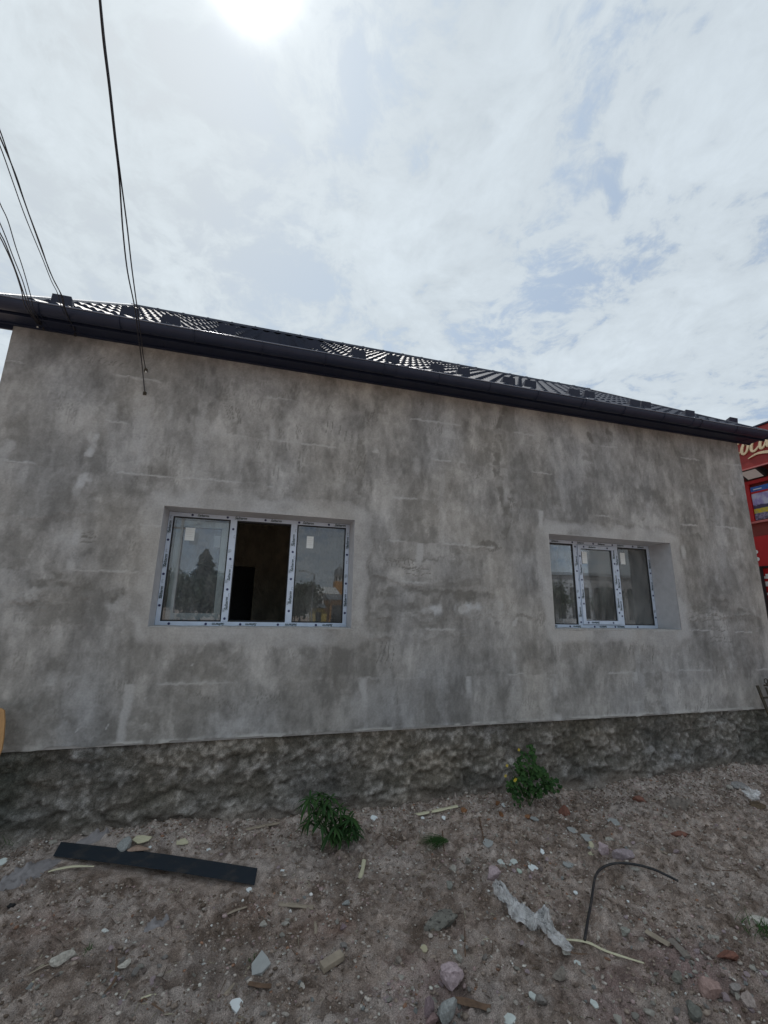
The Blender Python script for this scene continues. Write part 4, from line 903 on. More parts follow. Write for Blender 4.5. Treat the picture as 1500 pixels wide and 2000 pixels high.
for k in range(3):
    ya_ = yl-0.02-0.95*(k+1); yb_ = yl-0.02-0.95*k-0.10
    b = MB(); b.box(XW-0.030, XW-0.021, 0, yb_-ya_, 0, split-0.02-z_p2); o = b.build('poster', MP['poster']); o.parent = kio; o.matrix_parent_inverse = kinv; o.matrix_basis = Matrix.Translation((0, ya_, z_p2+0.005))
    b = MB(); b.box(XW-0.030, XW-0.021, ya_, yb_, split+0.02, z_p1); kp(b.build('poster_header', MP['poster_blue']))
    b = MB(); b.box(XW-0.034, XW-0.031, yb_-0.20, yb_-0.05, (split+z_p1)/2-0.006, (split+z_p1)/2+0.012); kp(b.build('printed_caption', MP['paper']))
    b = MB(); b.box(XW-0.05, XW-0.004, yb_+0.01, yb_+0.09, z_p2-0.01, za-0.046); kp(b.build('window_bar', MP['red_bright']))
    b = MB(); b.box(XW-0.040, XW-0.005, ya_, yb_, split-0.018, split+0.018); kp(b.build('window_bar', MP['red_bright']))
# floodlight under the fascia
yf = kyz(1466, 925, RXF+0.12)[0]
b = MB(); b.add([(RXF+0.04, yf-0.20, 4.595), (RXF+0.30, yf-0.20, 4.50), (RXF+0.30, yf+0.20, 4.50), (RXF+0.04, yf+0.20, 4.595), (RXF+0.02, yf-0.18, 4.535), (RXF+0.27, yf-0.18, 4.385), (RXF+0.27, yf+0.18, 4.385), (RXF+0.02, yf+0.18, 4.535)], [(0, 1, 2, 3), (7, 6, 5, 4), (0, 4, 5, 1), (1, 5, 6, 2), (2, 6, 7, 3), (3, 7, 4, 0)])
fl = b.build('floodlight', MP['gasket']); tag(fl, 'grey rectangular floodlight fixed under the red sign fascia', 'light')
b = MB(); b.add([(RXF+0.045, yf-0.14, 4.514), (RXF+0.245, yf-0.14, 4.394), (RXF+0.245, yf+0.14, 4.394), (RXF+0.045, yf+0.14, 4.514)], [(0, 1, 2, 3)]); b.build('lens', MP['paper'], fl)
# script lettering, drawn as strokes with a brush-like swell
def stroke(b, pts, w, x=RXF-0.006, x2=RXF-0.030):
    """pts: (y', z') with y' growing to the right of the sign (towards the camera)"""
    n = len(pts); fine = []
    for i in range(n-1):
        p0 = pts[max(i-1, 0)]; p1 = pts[i]; p2 = pts[i+1]; p3 = pts[min(i+2, n-1)]
        for k in range(5):
            t = k/5; fine.append(tuple(0.5*((2*p1[j])+(-p0[j]+p2[j])*t+(2*p0[j]-5*p1[j]+4*p2[j]-p3[j])*t*t+(-p0[j]+3*p1[j]-3*p2[j]+p3[j])*t**3) for j in range(3)))
    fine.append(pts[-1])
    for i in range(len(fine)-1):
        (a, c, wa), (a2, c2, wb) = fine[i], fine[i+1]; dx, dz = a2-a, c2-c; L = math.hypot(dx, dz) or 1e-6; nx_, nz_ = -dz/L, dx/L
        q = [(a+nx_*wa*w, c+nz_*wa*w), (a2+nx_*wb*w, c2+nz_*wb*w), (a2-nx_*wb*w, c2-nz_*wb*w), (a-nx_*wa*w, c-nz_*wa*w)]
        v = [(x2-0.0001*(i % 3), -y, z) for y, z in q]+[(x, -y, z) for y, z in q]
        b.add(v, [(0, 1, 2, 3), (0, 4, 5, 1), (1, 5, 6, 2), (2, 6, 7, 3), (3, 7, 4, 0)])
glyph = {
 'C': ([[(0.62, 0.92, .5), (0.78, 1.15, 1), (0.60, 1.45, 1.2), (0.25, 1.30, 1.4), (0.0, 0.75, 1.7), (0.08, 0.15, 1.7), (0.40, -0.05, 1.2), (0.75, 0.25, .6)]], 0.80),
 'o': ([[(0.42, 0.98, 1), (0.20, 0.80, 1.4), (0.04, 0.35, 1.7), (0.14, 0.02, 1.3), (0.38, 0.12, 1.1), (0.52, 0.52, 1.4), (0.50, 0.90, 1.2), (0.36, 0.98, 1.0), (0.40, 0.70, .7), (0.70, 0.62, .6)]], 0.62),
 'c': ([[(0.50, 0.72, 1.0), (0.52, 0.95, 1.2), (0.34, 0.95, 1.2), (0.10, 0.55, 1.6), (0.10, 0.10, 1.6), (0.34, 0.02, 1.2), (0.66, 0.35, .6)]], 0.60),
 'a': ([[(0.58, 0.86, 1.1), (0.46, 1.0, 1.2), (0.26, 0.90, 1.2), (0.06, 0.45, 1.6), (0.10, 0.04, 1.4), (0.32, 0.14, 1.1), (0.50, 0.55, 1.1), (0.58, 0.90, 1.1)], [(0.66, 1.02, 1.5), (0.56, 0.45, 1.6), (0.58, 0.05, 1.4), (0.82, 0.20, .7)]], 0.80),
 '-': ([[(0.0, 0.42, 1.0), (0.30, 0.50, 1.0)]], 0.42),
 'l': ([[(0.02, 0.30, .6), (0.34, 1.0, .9), (0.44, 1.55, 1.0), (0.30, 1.60, 1.0), (0.16, 0.80, 1.6), (0.14, 0.12, 1.6), (0.34, 0.05, 1.1), (0.52, 0.3, .6)]], 0.45)}
y_o, z_o = kyz(1453, 889, RXF); y_a, _ = kyz(1500, 868, RXF)
SZ = 0.250
pos = -y_o-0.02; lead = 'C'
cur = pos-glyph['C'][1]*SZ-0.03
for ch in 'Coca-Cola':
    gs, adv = glyph[ch]; b = MB()
    for st in gs: stroke(b, [(cur+q[0]*SZ+0.12*SZ*q[1], z_o+0.01+q[1]*SZ, q[2]) for q in st], 0.0150)
    kp(b.build('sign_letter', MP['cream'])); cur += adv*SZ*1.08
b = MB(); y1_, z1_ = kyz(1462, 893, RXF); y2_, z2_ = kyz(1500, 889, RXF)
zz = z_o-0.085
stroke(b, [(-y1_, zz-0.02, .2), (-y1_+0.18, zz+0.03, 1.0), (-y1_+0.36, zz+0.0, 1.5), (-y1_+0.42, zz-0.03, 1.0), (-y1_+0.60, zz+0.03, 1.4), (-y1_+1.0, zz+0.04, 1.0), (-y1_+1.4, zz-0.01, .3)], 0.018)
kp(b.build('sign_flourish', MP['cream']))
# dark post with white brush marks on the lower red panel
yp = kyz(1491, 1150, XW-0.06)[0]
b = MB(); b.box(XW-0.10, XW-0.03, yp-0.03, yp+0.03, -0.05, z_c-0.01); kp(b.build('door_post', MP['gasket']))
b = MB()
for (px, py) in [(1494, 1128), (1500, 1123), (1494, 1143), (1500, 1138), (1503, 1160)]:
    y, z = kyz(px, py, XW-0.02); b.box(XW-0.014, XW-0.010, y-0.07, y+0.05, z-0.022, z+0.022)
kp(b.build('painted_mark', MP['paper']))
for (px, py) in [(1476, 1078), (1479, 1092), (1489, 1147), (1492, 1163)]:
    y, z = kyz(px, py, XW-0.03); o = MB(); o.tube([(XW-0.024, y, z), (XW-0.034, y, z)], 0.04, 10); kp(o.build('white_dot', MP['paper']))

# ------------------------------------------------------------------ rusty railings leaning at the right corner
rl = empty('iron_railing', (6.3, -0.2, 0.0), 'stack of rusty iron railings with scrolled tops leaning at the right wall corner', 'railing')
def rp(o): o.parent = rl; o.matrix_parent_inverse = Matrix.Translation((-6.3, 0.2, 0.0)); return o
def lean(x, h, k=0.0): return Vector((x+0.05*(1-h), -0.30+0.20*h-k, -0.03+h*0.93))
for i, (x, k) in enumerate([(5.90, 0.0), (5.985, 0.03), (6.10, 0.0), (6.19, 0.05), (6.30, 0.02), (6.42, 0.04), (6.55, 0.0)]):
    b = MB(); b.tube([lean(x, 0, k), lean(x, 0.5, k), lean(x, 1.0 if i != 1 else 0.98, k)], 0.017 if i % 2 == 0 else 0.011, 4); rp(b.build('bar', MP['rust']))
for h in (0.12, 0.42, 0.86):
    b = MB(); b.tube([lean(5.90, h, 0.02), lean(6.60, h+0.01, 0.02)], 0.011, 4); rp(b.build('rail', MP['rust']))
for (cx_, r) in [(6.045, 0.034), (6.13, 0.030), (6.24, 0.034), (6.33, 0.030)]:
    b = MB(); c = lean(cx_, 1.0, 0.01)+Vector((0, 0, r+0.012)); pts = []
    for k in range(22):
        a = k/21*2*math.pi*1.35-math.pi/2; rr = r*(1-0.35*k/21); pts.append(c+Vector((math.cos(a)*rr, 0, math.sin(a)*rr)))
    b.tube(pts, 0.0055, 5); rp(b.build('scroll', MP['rust']))
b = MB(); b.tube([lean(6.0, 1.0, 0.01), lean(6.6, 1.0, 0.01)], 0.010, 4); rp(b.build('top_rail', MP['rust']))
# plywood piece at the left edge
b = MB(); q = [aty(-60, 1378, -0.16), aty(2, 1384, -0.16), aty(8, 1388, -0.16), aty(9, 1410, -0.17), aty(7, 1440, -0.18), aty(3, 1465, -0.19), aty(-3, 1480, -0.195), aty(-60, 1560, -0.22)]
b.add([tuple(p) for p in q]+[(p[0], p[1]+0.016, p[2]) for p in q], [tuple(range(8)), tuple(range(15, 7, -1))]+[(i, (i+1) % 8, 8+(i+1) % 8, 8+i) for i in range(8)])
ply = b.build('plywood_board', MP['ply'], bevel=0.002)
# its supporting leg stands on the dirt out of frame
b = MB(); b.box(-2.05, -2.00, -0.24, -0.20, -0.06, 0.80); b.build('leg', MP['wood_grey'], ply)
tag(ply, 'orange plywood board with a rounded corner at the left edge of the wall', 'board')

# ------------------------------------------------------------------ debris on the dirt
def hull(pts, name, m, cols=None, parent=None, bev=0.0):
    bm = bmesh.new()
    for p in pts: bm.verts.new(p)
    bmesh.ops.convex_hull(bm, input=bm.verts[:])
    for v in [v for v in bm.verts if not v.link_faces]: bm.verts.remove(v)
    if bev: bmesh.ops.bevel(bm, geom=bm.edges[:], offset=bev, segments=1, affect='EDGES')
    me = bpy.data.meshes.new(name); bm.to_mesh(me); bm.free(); me.materials.append(m)
    if cols is not None:
        a = me.color_attributes.new('col', 'FLOAT_COLOR', 'POINT'); a.data.foreach_set('color', np.tile(np.array([*cols, 1], np.float32), len(me.vertices)))
    o = bpy.data.objects.new(name, me); return link(o, parent)
def rock_mesh(seed, rx, ry, rz, rough=0.25, sub=3, facets=7):
    facets = int(facets*1.6)+3
    R = random.Random(seed); bm = bmesh.new(); bmesh.ops.create_icosphere(bm, subdivisions=sub, radius=1.0)
    pls = []
    for _ in range(facets):
        n = Vector((R.gauss(0, 1), R.gauss(0, 1), R.gauss(0, 1))).normalized(); pls.append((n, R.uniform(0.42, 0.82)))
    off = Vector((R.random()*50, R.random()*50, R.random()*50))
    for v in bm.verts:
        p = v.co.copy()
        for n, d in pls:
            k = p.dot(n)
            if k > d: p -= n*(k-d)
        k = 1+rough*0.7*mn.noise(p*1.7+off)+rough*0.5*mn.noise(p*4.5+off)+rough*0.3*mn.noise(p*11+off)
        p *= k; v.co = Vector((p.x*rx, p.y*ry, p.z*rz))
    me = bpy.data.meshes.new('rock'); bm.to_mesh(me); bm.free(); return me
def setcol(me, c):
    a = me.color_attributes.new('col', 'FLOAT_COLOR', 'POINT'); a.data.foreach_set('color', np.tile(np.array([*c, 1], np.float32), len(me.vertices)))
def stone(px, py, w, h, col, label, cat='stone', name='stone', rot=0.0, group=None, tall=0.6, material=None, rough=0.3, facets=7, sink=0.25):
    p = G(px, py+h*0.3); s_ = px_size(p)*1.22; rx = w*s_/2; rz = max(h*s_/2*0.85, 0.004); ry = max(rx*tall, rz*0.8)
    me = rock_mesh(int(px*7+py*13), rx, ry, rz, rough, 3, facets)
    if material is None: setcol(me, col); me.materials.append(MP['stone_attr'])
    else: me.materials.append(material)
    o = bpy.data.objects.new(name, me); o.location = (p.x, p.y, p.z+rz*(1-2*sink)); o.rotation_euler = (0, 0, rot); link(o)
    return tag(o, label, cat, group)
GREY = (0.36, 0.34, 0.30); PINKS = (0.44, 0.35, 0.36); PALE = (0.52, 0.49, 0.43); WH = (0.62, 0.63, 0.60); BRN = (0.26, 0.20, 0.165); SLATE = (0.30, 0.31, 0.30)
stone(862, 1796, 70, 38, None, 'pitted grey lump of concrete lying left of the plastic film', 'concrete lump', 'concrete_lump', 0.05, None, 0.55, MP['pumice'], 0.35, 5)
stone(882, 1912, 50, 52, PINKS, 'blocky pale pink stone above the pointed grey rock', rot=-0.4, tall=0.8, facets=10)
stone(872, 1978, 56, 64, SLATE, 'pointed grey rock at the bottom edge of the frame', rot=0.3, tall=0.7, facets=9, rough=0.2)
stone(838, 1964, 34, 30, (0.25, 0.19, 0.20), 'mauve stone tucked behind the pointed grey rock', rot=0.5)
stone(846, 1990, 34, 26, (0.30, 0.21, 0.20), 'pink stone left of the pointed grey rock', rot=0.2)
stone(962, 1708, 30, 28, PINKS, 'pink angular stone among white chips in the middle of the dirt', facets=9)
stone(1180, 1657, 24, 26, PINKS, 'upright lilac stone next to the rounded one below the brick', facets=8, tall=0.8)
stone(1218, 1665, 40, 26, (0.31, 0.26, 0.27), 'rounded lilac stone, largest of the cluster on the right', facets=4, rough=0.15)
stone(1190, 1640, 20, 14, GREY, 'small grey stone above the lilac cluster')
stone(1392, 1932, 44, 50, (0.36, 0.25, 0.22), 'flat salmon pink stone slab at lower right', facets=8, tall=0.7, rough=0.2)
stone(1438, 1933, 26, 18, (0.30, 0.27, 0.25), 'oval beige stone right of the salmon pink slab', facets=3, rough=0.15)
stone(1466, 1955, 24, 30, (0.36, 0.30, 0.27), 'pale stone near the lower right corner')
stone(1360, 1975, 36, 44, (0.16, 0.16, 0.14), 'dark angular broken rock at the lower right edge', facets=10, tall=0.8)
stone(1325, 1922, 30, 22, (0.17, 0.165, 0.14), 'dull green grey stone left of the salmon pink slab')
stone(1394, 1834, 20, 16, GREY, 'small grey stone above the rusty brick piece at right')
stone(1485, 1798, 40, 20, PALE, 'pale flat stone by the grass at the right edge', rot=-0.4)
stone(126, 1868, 42, 26, PALE, 'pale elongated stone at lower left', rot=0.5, facets=6, tall=0.5)
stone(244, 1883, 24, 16, PALE, 'pale flat stone chip beside the brown root, lower left', rot=0.4)
stone(243, 1652, 26, 30, SLATE, 'rounded grey green stone half buried behind the black strip', facets=3, rough=0.15, tall=0.9)
stone(105, 1645, 16, 10, GREY, 'little grey stone near the left end of the black strip')
stone(204, 1832, 14, 9, WH, 'small bright white pebble left of centre foreground')
stone(590, 1926, 16, 15, PALE, 'beige stone below the slate fragment')
stone(878, 1729, 16, 20, (0.26, 0.26, 0.23), 'grey flat stone left of the pink angular one')
stone(914, 1682, 18, 16, (0.30, 0.29, 0.26), 'grey round stone below the grass tuft')
stone(885, 1705, 12, 14, GREY, 'small grey stone above the flat one, middle of the dirt')
stone(676, 1766, 14, 11, SLATE, 'small slate coloured stone in open dirt, centre left')
stone(557, 1805, 13, 11, GREY, 'small grey stone below the grey stick')
stone(670, 1815, 14, 11, (0.24, 0.18, 0.19), 'mauve pebble beside the reddish scatter')
stone(1095, 1912, 27, 20, (0.24, 0.21, 0.18), 'brownish stone below the split stick')
stone(1058, 1955, 24, 20, (0.24, 0.22, 0.20), 'grey brown stone right of the white chip near the bottom')
stone(1220, 1819, 22, 18, (0.32, 0.32, 0.28), 'pale green grey stone right of the hose foot')
stone(1240, 1692, 20, 10, GREY, 'thin grey stone under the hose arch')
stone(1108, 1860, 20, 12, GREY, 'small stone under the film tail')
stone(778, 1868, 14, 18, (0.24, 0.21, 0.18), 'brownish pebble in the pinkish dirt at centre')
stone(897, 1874, 14, 16, GREY, 'grey pebble above the blocky pink stone')
stone(948, 1870, 12, 14, (0.21, 0.19, 0.17), 'brown pebble right of the blocky pink stone')
stone(560, 1796, 10, 8, GREY, 'tiny round grey stone by the straw, centre')
stone(1275, 1915, 16, 16, (0.28, 0.24, 0.21), 'tan stone left of the dull green grey one')
stone(20, 1770, 16, 12, (0.03, 0.03, 0.03), 'black clod at the left edge')
stone(1300, 1595, 12, 10, GREY, 'grey bit by the rusty ring of dirt')
stone(1445, 1528, 34, 14, (0.27, 0.26, 0.25), 'flat light stone on the spoil bank at right', rot=-0.35)
stone(1425, 1540, 14, 12, GREY, 'small stone on the spoil bank at right, left of the flat one')
stone(1480, 1575, 36, 12, (0.12, 0.09, 0.06), 'dark wet clod under the white rag at the right edge')
# brick pieces
stone(1104, 1583, 24, 20, None, 'reddish rounded brick piece right of the flowering weed', 'brick piece', 'brick_piece', 0, None, 0.8, MP['brick'], 0.2, 5)
stone(1248, 1560, 26, 18, None, 'reddish brown brick piece on the slope at right', 'brick piece', 'brick_piece', -0.4, None, 0.6, MP['brick'], 0.3, 8)
stone(1330, 1630, 38, 18, None, 'long broken brick piece below the dirt ring', 'brick piece', 'brick_piece', -0.55, None, 0.35, MP['brick'], 0.25, 9)
stone(1425, 1868, 44, 24, None, 'dark red brick piece in the rubble at lower right', 'brick piece', 'brick_piece', -0.5, None, 0.45, MP['brick'], 0.3, 8)
stone(268, 1660, 44, 18, None, 'flat reddish brick shard resting behind the black strip', 'brick piece', 'brick_piece', 0.1, None, 0.5, mat('pale_brick', (0.30, 0.21, 0.16), 0.9, nscale=40, namp=0.3), 0.15, 9, sink=0.15)
for i, (px, py, lab) in enumerate([(905, 1584, 'orange rusty leaf scrap under the long pale sliver'), (972, 1568, 'brown rusty scrap by the wall foot left of the weed'), (978, 1594, 'rusty brown scrap in front of the weed, left one'), (1032, 1597, 'rusty brown scrap in front of the weed, right one')]):
    stone(px, py, 14, 10, None, lab, 'rusty scrap', 'rusty_scrap', i, None, 0.6, mat('rust_scrap', (0.23, 0.11, 0.05), 0.9, nscale=40, namp=0.4) if i == 0 else bpy.data.materials['rust_scrap'], 0.5, 5)
# flat chips
def chip(px, py, w, h, material, label, cat, name, n=7, rot=None, thick=0.006, lift=0.004, group=None, tilt=0.12):
    p = G(px, py); s_ = px_size(p); rx = w*s_/2; dy = min(h*s_/2/max(0.25, -float(ray(px, py)[2])), rx*1.15); R = random.Random(int(px*3+py*5))
    pts = []
    n += 3
    for i in range(n):
        a = 2*math.pi*i/n+R.uniform(-0.3, 0.3); k = R.uniform(0.62, 1.1)
        for z in (-thick/2, thick/2): pts.append((math.cos(a)*rx*k, math.sin(a)*dy*k, z+R.uniform(-0.001, 0.001)))
    o = hull(pts, name, material); o.location = p+Vector((0, 0, lift+thick/2+abs(tilt)*dy*0.4)); o.rotation_euler = (tilt+R.uniform(-0.05, 0.05), R.uniform(-0.12, 0.12), rot or 0)
    return tag(o, label, cat, group)
chip(508, 1893, 46, 26, MP['grey_slate'], 'grey angular board fragment with sharp corners, lower centre left', 'board fragment', 'board_fragment', 5, thick=0.014, tilt=0.3)
chip(461, 1968, 27, 20, MP['paper'], 'round white paper scrap near the bottom, left of centre', 'paper scrap', 'paper_scrap', 9)
chip(731, 1603, 15, 12, MP['paper'], 'round white disc by the wall foot right of the leafy plant', 'disc', 'plastic_disc', 14, thick=0.003, tilt=0.5)
chip(978, 1684, 17, 16, MP['white_bit'], 'white flake above the pink angular stone', 'chip', 'white_chip', 6, group='white chips in the dirt')
chip(1003, 1686, 15, 10, MP['white_bit'], 'white flake second in the row right of the pink angular stone', 'chip', 'white_chip', 6, group='white chips in the dirt')
chip(997, 1692, 8, 6, MP['white_bit'], 'smallest white flake under the second one of the row', 'chip', 'white_chip', 5, group='white chips in the dirt')
chip(1042, 1699, 19, 10, MP['paper'], 'bright white flake at the right end of the row', 'chip', 'white_chip', 5, group='white chips in the dirt')
chip(1060, 1672, 10, 14, MP['paper'], 'upright white flake above the row end', 'chip', 'white_chip', 6, group='white chips in the dirt', tilt=0.5)
chip(1015, 1704, 12, 11, mat('greenish_chip', (0.44, 0.52, 0.44), 0.8), 'pale green flake below the row of white ones', 'chip', 'green_chip', 5)
chip(1039, 1949, 16, 17, MP['white_bit'], 'square white chip near the bottom right of centre', 'chip', 'white_chip', 4, group='white chips in the dirt')
chip(995, 1994, 28, 14, MP['white_bit'], 'white chip cut by the bottom edge of the frame', 'chip', 'white_chip', 6, group='white chips in the dirt')
chip(1124, 1746, 9, 8, MP['paper'], 'tiny white chip left of the hose', 'chip', 'white_chip', 5, group='white chips in the dirt')
chip(1227, 1763, 5, 6, MP['paper'], 'tiny white speck inside the hose arch', 'chip', 'white_chip', 5, group='white chips in the dirt')
chip(1128, 1891, 16, 9, MP['white_bit'], 'white sliver below the film tail', 'chip', 'white_chip', 5, rot=-0.5, group='white chips in the dirt')
chip(1162, 1965, 18, 10, MP['white_bit'], 'cream sliver right of the square chip', 'chip', 'white_chip', 5, rot=-0.5, group='white chips in the dirt')
chip(828, 1858, 18, 12, mat('yellowish_chip', (0.46, 0.42, 0.28), 0.85), 'yellowish chip above the blocky pink stone', 'chip', 'yellow_chip', 6, rot=-0.3)
chip(889, 1862, 9, 7, MP['white_bit'], 'small white chip right of the yellowish one', 'chip', 'white_chip', 5, group='white chips in the dirt')
chip(277, 1638, 36, 10, MP['wood_pale'], 'pale flat chip on top of the brick shard', 'wood chip', 'wood_chip', 5, rot=-0.15, lift=0.035)
chip(357, 1633, 24, 9, MP['wood_pale'], 'pale wedge chip behind the middle of the black strip', 'wood chip', 'wood_chip', 4, rot=0.4)
chip(408, 1662, 10, 10, MP['paper'], 'small white clip lying behind the black strip', 'clip', 'plastic_clip', 4, group='white plastic clips'); 
chip(486, 1741, 13, 9, MP['paper'], 'small white clip in front of the right end of the black strip', 'clip', 'plastic_clip', 4, group='white plastic clips')
chip(552, 1701, 9, 9, MP['paper'], 'small white clip right of the black strip', 'clip', 'plastic_clip', 4, group='white plastic clips')
chip(293, 1656, 8, 4, MP['paper'], 'tiny white chip right of the brick shard', 'chip', 'white_chip', 5, group='white chips in the dirt')
chip(4, 1688, 18, 20, MP['white_bit'], 'greenish white board corner at the left edge of the dirt', 'board fragment', 'board_fragment', 5, thick=0.012, tilt=0.4)
chip(984, 1570, 14, 6, MP['paper'], 'white scrap at the wall foot left of the flowering weed', 'scrap', 'paper_scrap', 6)
chip(866, 1600, 10, 9, MP['paper'], 'crumpled white bit below the long pale sliver', 'scrap', 'paper_scrap', 6, tilt=0.4)
chip(825, 1603, 8, 6, MP['paper'], 'tiny white bit left of the crumpled one', 'scrap', 'paper_scrap', 5)
chip(1109, 1688, 22, 10, MP['grey_slate'], 'dull grey chip left of the hose arch', 'chip', 'grey_chip', 5)
chip(1118, 1620, 22, 14, MP['grey_slate'], 'grey flake below the brick piece by the weed', 'chip', 'grey_chip', 6)
chip(1148, 1638, 28, 9, MP['grey_slate'], 'long grey flake left of the lilac cluster', 'chip', 'grey_chip', 5, rot=-0.2)
chip(952, 1652, 24, 14, MP['grey_slate'], 'grey green flake above the pink angular stone', 'chip', 'grey_chip', 5, rot=-0.6)
chip(1045, 1602, 18, 16, MP['grey_slate'], 'light grey flake in front of the flowering weed', 'chip', 'grey_chip', 5)
chip(1198, 1609, 30, 10, MP['grey_slate'], 'elongated grey flake on the slope at right', 'chip', 'grey_chip', 5, rot=-0.5)
# white rag
p = G(1472, 1562); s_ = px_size(p)
me = rock_mesh(901, 17*s_, 12*s_, 11*s_, 0.9, 4, 4); me.materials.append(MP['plastic']); o = bpy.data.objects.new('plastic_bag', me); o.location = p+Vector((0, 0, 9*s_)); link(o)
for q in me.polygons: q.use_smooth = True
tag(o, 'crumpled white plastic bag at the right edge below the railings', 'bag')
# sticks and slats
def stick(pts, w, material, label, cat='stick', name='stick', taper=True, flat=0.5, lift=0.004, group=None, seg=6, wid=None):
    P3 = [Gs(*q, 0.012+lift) for q in pts]; s_ = px_size(P3[0]); fine = catmull(P3, 4)
    R = random.Random(int(pts[0][0])); rr = [w*s_/2*(R.uniform(0.8, 1.1))*((0.35+0.65*math.sin(math.pi*(0.08+0.84*i/(len(fine)-1)))) if taper else 1) for i in range(len(fine))]
    b = MB(); b.tube(fine, rr, seg, flat); o = b.build(name, material)
    return tag(o, label, cat, group)
stick([(810, 1592), (850, 1584), (893, 1574)], 9, MP['wood_pale'], 'long pale wooden sliver at the wall foot in the middle', name='wood_sliver', taper=False)
stick([(94, 1703), (110, 1698), (145, 1692), (184, 1692)], 7, MP['wood_pale'], 'curved pale wooden sliver resting on the left end of the black strip', name='wood_sliver', lift=0.012)
stick([(480, 1620), (515, 1613), (546, 1607)], 9, MP['wood_grey'], 'weathered stick at the wall foot left of the leafy plant', taper=False)
stick([(703, 1714), (708, 1698), (711, 1680)], 9, MP['wood_pale'], 'short upright wooden wedge in the middle of the dirt', name='wood_wedge', taper=False)
stick([(545, 1766), (575, 1768), (612, 1773)], 11, MP['wood_grey'], 'stubby weathered stick below the right end of the black strip', taper=False)
stick([(443, 1786), (460, 1778), (482, 1771)], 7, MP['wood_grey'], 'pale thin splinter below the black strip')
stick([(615, 1800), (617, 1812), (616, 1824)], 7, MP['wood_grey'], 'small curled splinter right of centre left stones')
stick([(438, 1943), (448, 1932), (458, 1920)], 8, MP['wood_grey'], 'wedge shaped splinter left of the slate fragment')
stick([(486, 1920), (510, 1925), (530, 1926)], 11, MP['wood_brown'], 'dark stub of wood in front of the grey board fragment', taper=False)
stick([(890, 1952), (925, 1960), (958, 1970)], 18, MP['wood_brown'], 'brown bark strip right of the pointed grey rock', taper=False, flat=0.4)
stick([(1262, 1818), (1285, 1832), (1307, 1845)], 16, MP['wood_grey'], 'grey wooden slat lying at lower right, left one of two', name='plank', taper=False, flat=0.35)
stick([(1310, 1835), (1328, 1852), (1344, 1870)], 16, mat('slat_dark', (0.20, 0.175, 0.15), 0.9, nscale=30, namp=0.3), 'grey wooden slat lying at lower right, right one of two', name='plank', taper=False, flat=0.35)
stick([(1166, 1677), (1150, 1650)], 1, MP['wood_grey'], 'thin twig by the lilac stones')
stick([(1154, 1668), (1155, 1650), (1153, 1645)], 9, MP['wood_pale'], 'short tan wooden peg left of the lilac stones', name='wood_peg', taper=False)
stick([(1257, 1644), (1280, 1656), (1303, 1668)], 4, MP['wood_grey'], 'thin straight twig right of the lilac stones', name='twig', taper=False)
stick([(1085, 1834), (1142, 1839), (1180, 1856), (1215, 1868), (1258, 1881)], 6.5, MP['wood_pale'], 'pale split branch running from the film to the right', name='split_branch', flat=0.6)
stick([(1095, 1850), (1122, 1862), (1148, 1863)], 4, MP['wood_brown'], 'thin dark twig under the split branch', name='twig')
stick([(1035, 1680+3), (1036, 1690)], 2, MP['wood_grey'], 'little twig stub in the white chips', name='twig')
stick([(935, 1595), (942, 1625), (946, 1645)], 2.5, MP['wood_brown'], 'dark thin rod poking out between the weed and the grass tuft', name='rod', taper=False)
stick([(864, 1622), (866, 1650), (868, 1662)], 2.5, MP['wood_brown'], 'thin dark stalk just right of the grass tuft', name='stalk', taper=False)
stick([(908, 1812), (908, 1840), (909, 1868)], 2.5, MP['wood_brown'], 'thin dark stalk right of the pitted lump', name='stalk', taper=False)
stick([(54, 1904), (80, 1890), (104, 1880)], 4, MP['wood_grey'], 'thin grey twig pointing at the pale elongated stone', name='twig')
stick([(205, 1938), (225, 1912), (228, 1870)], 6, MP['wood_brown'], 'brown root curving beside the pale chip at lower left', name='root')
stick([(280, 1948), (300, 1962), (320, 1976)], 4, MP['wood_brown'], 'dark root at the bottom left', name='root')
stick([(275, 1950), (292, 1944), (305, 1942)], 5, MP['wood_pale'], 'pale curved shaving at the bottom left', name='wood_shaving')
stick([(56, 1925), (66, 1916)], 4, MP['wood_pale'], 'small bright splinter at the lower left', name='wood_shaving')
stick([(1370, 1690), (1400, 1700), (1470, 1700-3)], 2, MP['wood_brown'], 'thin dark twig at the right beyond the hose', name='twig')
# timber offcut
a, c = G(628, 1898), G(668, 1872); s_ = px_size(a); d = (c-a); L_ = d.length*1.0; hw = 0.023; bb = MB(); bb.box(0, L_, -hw, hw, 0, 0.028)
o = bb.build('timber_offcut', MP['wood_grey'], bevel=0.002); o.location = a+Vector((0, 0, 0.004)); o.rotation_euler = (0.1, -math.atan2(c.z-a.z, L_), math.atan2(d.y, d.x)); tag(o, 'short sawn timber offcut in the lower middle', 'timber')
